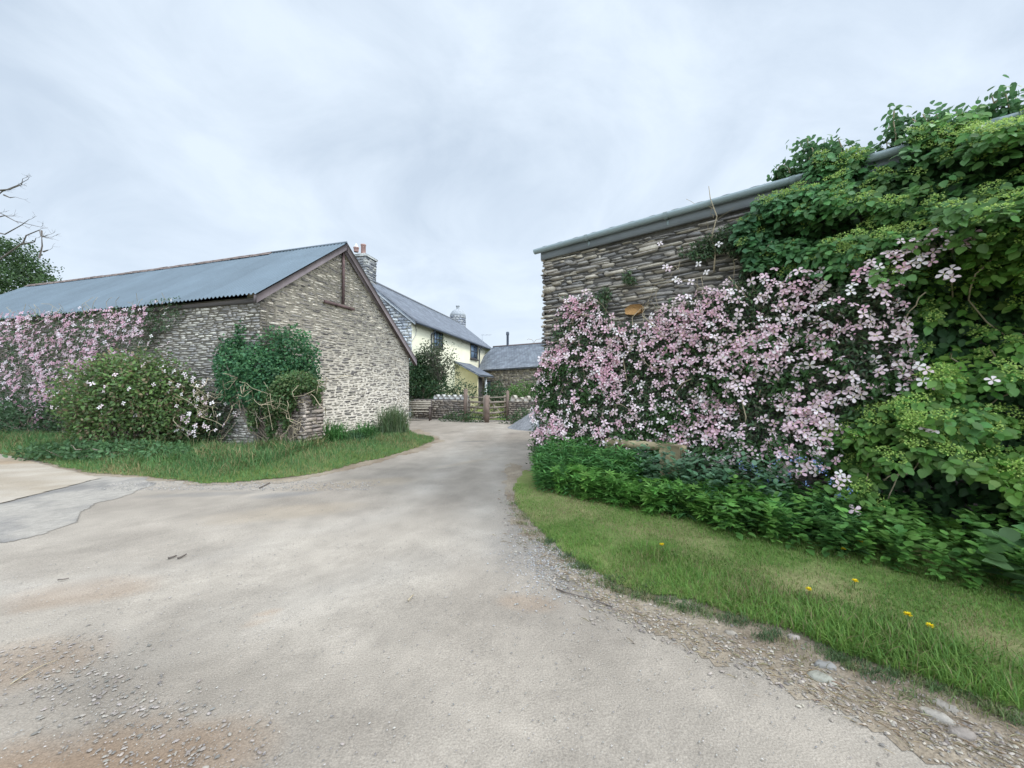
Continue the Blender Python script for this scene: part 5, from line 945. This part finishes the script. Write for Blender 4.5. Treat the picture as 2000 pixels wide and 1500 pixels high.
shrub('flower_bed', 'yellow-green garden planting seen through the gate', [(-1.1, 19.6, 0.35, 1.5, .7, .45), (0.4, 19.3, 0.35, .9, .6, .42)], 150, T_BROAD, (0.06, 0.11), 0.5, [(0.12, 0.17, 0.05), (0.09, 0.15, 0.045), (0.16, 0.16, 0.05), (0.2, 0.13, 0.07)], cat='planting', nst=4)
# garden grass sheet behind the gate
sheet('garden_lawn', [(-4.8, 19.9), (-2.1, 18.4), (0, 18.2), (3.4, 16.3), (6, 20), (6.0, 22), (-2.5, 31.5), (-4.5, 21)], np.arange(-5, 6.2, 0.12), np.arange(16, 32, 0.12), 0.02, lambda X, Y: lawn_col(X, Y) * 1.2, M_SOIL)

# trees beyond the left barn
def pT(u, v, Y): return np.array(pt(u, v, Y))
t = thing('hawthorn_tree', 'leafy green tree rising behind the far end of the barn roof', 'tree', (*pT(-60, 700, 27)[:2], 0)); mb = MB(); base = pT(-60, 700, 27); tips = []
mb.tube([(base[0], base[1], -0.1), (base[0] + 0.2, base[1], 3), (base[0], base[1], 6)], (0.35, 0.28, 0.2), 9)
for k in range(9): branch(mb, (base[0], base[1], 4 + 0.3 * k), (random.uniform(-1, 1), random.uniform(-.6, .6), 0.8), 2.6, 0.12, 2, 0.5, tips=tips)
mb.build('trunk', M_BARK, t); mb = MB()
blobleaves(mb, [(*pT(-50, 520, 27), 2.6, 2.2, 2.0), (*pT(20, 500, 26), 1.5, 1.4, 1.25), (*pT(60, 530, 26), 1.25, 1.2, .9), (*pT(90, 552, 26), .85, .8, .5), (*pT(10, 548, 25), 1.9, 1.5, 1.0), (*pT(-20, 478, 26), 1.1, 1, .6), (*pT(-140, 560, 26), 2.6, 2, 2)], 75, T_BROAD, (0.11, 0.19), 0.65, [(0.055, 0.10, 0.035), (0.045, 0.085, 0.035), (0.075, 0.125, 0.045)], nz=0.5, shell=0.7)
mb.build('crown', M_LEAF, t)
t = thing('bare_tree', 'leafless tree with bare twigs reaching in above the green tree', 'tree', (*pT(-130, 700, 24)[:2], 0)); mb = MB(); b = pT(-130, 700, 24); top = pT(-110, 470, 24)
mb.tube([(b[0], b[1], -0.1), (b[0], b[1], 4), tuple(top)], (0.3, 0.22, 0.12), 8)
for pl in ([(-110, 470), (-60, 440), (0, 418), (30, 432), (72, 441)], [(-60, 440), (0, 455), (35, 437), (60, 430)], [(-110, 430), (-40, 395), (0, 372), (25, 358), (48, 347)], [(0, 372), (18, 370), (33, 357), (42, 348)], [(0, 378), (14, 384), (28, 384)], [(-20, 520), (40, 472), (52, 460), (70, 447), (80, 460), (90, 465)], [(40, 475), (60, 470), (75, 466)], [(78, 505), (80, 480), (88, 465), (92, 460)], [(79, 490), (88, 487), (95, 488)], [(-60, 440), (-30, 410), (0, 416), (12, 422)], [(70, 447), (79, 462), (92, 458)]):
    P = np.array([pT(u, v, 24) for u, v in pl]); P[:, 1] += RNG.normal(0, 0.15, len(P)); mb.tube(P, np.linspace(0.05, 0.012, len(P)), 5, cap=False)
    for q_ in P[2:]: branch(mb, q_, (1, random.uniform(-.5, .5), random.uniform(-.3, .5)), 0.45, 0.010, 1, 0.5)
mb.build('trunk', M_BARK, t)

# ================================================================== STONES, GRAVEL, STICKS
def pebbles(n, gen, size, pal, name, label, flat=0.5):
    X, Y = gen(n); k = ~inpoly(X, Y, GRASS_R) & ~inpoly(X, Y, GRASS_L); X, Y = X[k], Y[k]; n = len(X)
    oc = np.array([(1, 0, 0), (.6, .75, 0), (-.5, .8, 0), (-1, 0, 0), (-.6, -.7, 0), (.5, -.8, 0), (.35, .2, 1), (-.4, .1, .9), (0, -.35, .95)])
    S = size[0] + (size[1] - size[0]) * RNG.random(n) ** 3; a = RNG.uniform(0, 6.28, n); c_, s_ = np.cos(a), np.sin(a)
    V = oc[None] * (1 + RNG.uniform(-.2, .2, (n, 9, 3))); V = V * S[:, None, None] * np.array([1, .7, flat]); V = np.stack([V[..., 0] * c_[:, None] - V[..., 1] * s_[:, None], V[..., 0] * s_[:, None] + V[..., 1] * c_[:, None], V[..., 2]], -1)
    V = V + np.stack([X, Y, rough_z(X, Y) + 0.008 - 0.1 * S], -1)[:, None]
    F = np.array([(0, 1, 6), (1, 2, 7), (1, 7, 6), (2, 3, 7), (3, 4, 7), (4, 8, 7), (4, 5, 8), (5, 0, 8), (0, 6, 8), (6, 7, 8)])
    mb = MB(); mb.add(V.reshape(-1, 3), (F[None] + np.arange(n)[:, None, None] * 9).reshape(-1, 3), np.repeat(cols(n, pick(pal, n), 0.2, 0.03), 9, 0)); return kind(mb.build(name, mat('pebble', attr='col', rough=0.9, spec=0.15)), 'stuff', label)
GP = [(0.29, 0.27, 0.245), (0.24, 0.22, 0.20), (0.34, 0.31, 0.275), (0.18, 0.17, 0.16)]
pebbles(16000, lambda n: (RNG.uniform(-4.2, 3.2, n), 1.3 + 5.0 * RNG.random(n) ** 1.5), (0.0018, 0.007), GP, 'gravel', 'loose grit scattered over the drive')
def gl(n):
    t = RNG.random(n); X = -2.9 + 1.9 * t + RNG.normal(0, 0.16, n); Y = 2.35 - 0.85 * t + RNG.normal(0, 0.11, n); return X, Y
pebbles(1500, gl, (0.003, 0.014), [(0.22, 0.195, 0.17), (0.26, 0.23, 0.20), (0.18, 0.165, 0.15), (0.29, 0.255, 0.22)], 'gravel', 'loose chippings beside the muddy patch', 0.4)
def gr(n):
    pts = np.array([gp(*q_) for q_ in [(1000, 960), (1020, 1040), (1080, 1110), (1180, 1180), (1330, 1240), (1500, 1300), (1700, 1385), (1900, 1450), (2050, 1500)]]); k = RNG.integers(0, len(pts) - 1, n); t = RNG.random((n, 1)); p = pts[k] * (1 - t) + pts[k + 1] * t; return p[:, 0] + RNG.normal(0.02, 0.11, n), p[:, 1] + RNG.normal(0, 0.11, n)
pebbles(4500, gr, (0.003, 0.015), [(0.30, 0.26, 0.215), (0.25, 0.215, 0.18), (0.36, 0.315, 0.26), (0.19, 0.165, 0.145)], 'gravel', 'loose stones along the dirt edge of the lawn')
pebbles(2600, lambda n: (lambda c_: (c_[0] + RNG.normal(0, 0.22, n), c_[1] + RNG.normal(0, 0.33, n)))(gp(1080, 1095)), (0.003, 0.010), [(0.30, 0.295, 0.29), (0.40, 0.39, 0.38), (0.22, 0.215, 0.21)], 'gravel', 'grey gravel washed against the lawn corner')
pebbles(2500, lambda n: (RNG.uniform(-6.5, -2.2, n), 5.9 + 0.55 * RNG.random(n)), (0.005, 0.016), GP, 'gravel', 'grey gravel below the grass bank')
# straw and dead stems in the dirt
mb = MB(); X, Y = gr(900); n = len(X); a = RNG.normal(-0.5, 0.6, n); place(mb, T_LANCE, np.stack([X, Y, rough_z(X, Y) + 0.014], -1), np.stack([np.cos(a), np.sin(a), RNG.uniform(-.02, .12, n)], -1), np.tile(Z3, (n, 1)), RNG.uniform(0.02, 0.09, n), 0.003, cols(n, (0.42, 0.35, 0.24), 0.3)); kind(mb.build('straw', M_GRASS), 'stuff', 'dry straw and dead grass lying on the dirt edge')
SL = ['flat pale stone half buried in the dirt beside the long grass', 'small white stone next to the flat pale stone', 'broken pale stone under the grass fringe', 'long flat stone in the dirt nearest the road edge', 'narrow stone tilted beside the largest flat stone', 'rounded pale stone at the end of the stone row', 'flat stone bedded in dirt nearest the photo corner', 'pinkish stone in the first dirt patch along the lawn', 'small orange stone against the shaggy grass edge', 'cracked grey stone above the half-buried flat stone']
for (u, v, r, c3), lb in zip(((1600, 1318, .05, (.40, .38, .31)), (1626, 1332, .02, (.5, .46, .38)), (1548, 1240, .03, (.45, .38, .33)), (1825, 1393, .045, (.44, .39, .33)), (1803, 1382, .03, (.42, .37, .3)), (1838, 1372, .04, (.42, .37, .31)), (1870, 1425, .05, (.40, .34, .29)), (1425, 1232, .03, (.44, .38, .31)), (1864, 1337, .016, (.5, .3, .12)), (1608, 1295, .045, (.34, .32, .29))), SL):
    x, y = gp(u, v, 0.015); k = 9; mb = MB(); an = np.linspace(0, 2 * math.pi, k, endpoint=False); rr = r * RNG.uniform(0.75, 1.15, k); rot = random.uniform(-0.7, 0.1)
    ex, ey = np.cos(an) * rr * 1.25, np.sin(an) * rr * 0.75; X_ = x + ex * math.cos(rot) - ey * math.sin(rot); Y_ = y + ex * math.sin(rot) + ey * math.cos(rot)
    low = np.stack([X_, Y_, np.full(k, -0.01)], -1); mid = np.stack([X_, Y_, 0.006 + RNG.uniform(0, r * 0.18, k)], -1); c3 = np.array(c3) * 0.72; top = np.stack([x + (X_ - x) * 0.72, y + (Y_ - y) * 0.72, 0.012 + r * 0.16 + RNG.uniform(0, r * 0.2, k)], -1)
    b = mb.add(np.vstack([low, mid, top]), [(j * k + i, j * k + (i + 1) % k, (j + 1) * k + (i + 1) % k, (j + 1) * k + i) for j in range(2) for i in range(k)], c3); mb.faces([[b + 2 * k + i for i in range(k)]])
    tag(mb.build('stone', M_STONE), lb, 'stone', 'larger stones on the dirt edge')
for pl, r, m_, lb in (([(1086, 1150), (1110, 1158), (1150, 1168), (1195, 1184)], .006, M_BARK, 'long thin dark stick lying on the gravel beside the lawn'), ([(1283, 1174), (1305, 1176), (1332, 1182)], .006, M_PALETWIG, 'pale dry stick on the dirt near the grass edge'), ([(1352, 1166), (1368, 1170), (1385, 1175)], .005, M_PALETWIG, 'short pale stick just inside the lawn edge'), ([(330, 1090), (338, 1088), (347, 1085)], .010, M_BARK, 'stubby dark twig on the drive, left one of a pair'), ([(349, 1090), (357, 1087), (366, 1082)], .009, M_BARK, 'stubby dark twig on the drive, right one of a pair'), ([(508, 953), (518, 948), (528, 943)], .012, M_BARK, 'dark stick on the gravel just below the grass bank'), ([(25, 1335), (60, 1312), (90, 1297), (118, 1287)], .003, M_PALETWIG, 'pale curved straw stalk on the muddy patch'), ([(116, 1132), (126, 1131), (137, 1129)], .006, M_BARK, 'small dark twig at the left side of the drive'), ([(798, 1172), (803, 1166), (808, 1161)], .006, M_PALETWIG, 'pale split twig in the middle of the drive')):
    mb = MB(); P = np.array([(*gp(u, v, 0.01), 0.014) for u, v in pl]); mb.tube(P, np.linspace(r, r * 0.6, len(P)), 6); tag(mb.build('stick', m_), lb, 'stick')
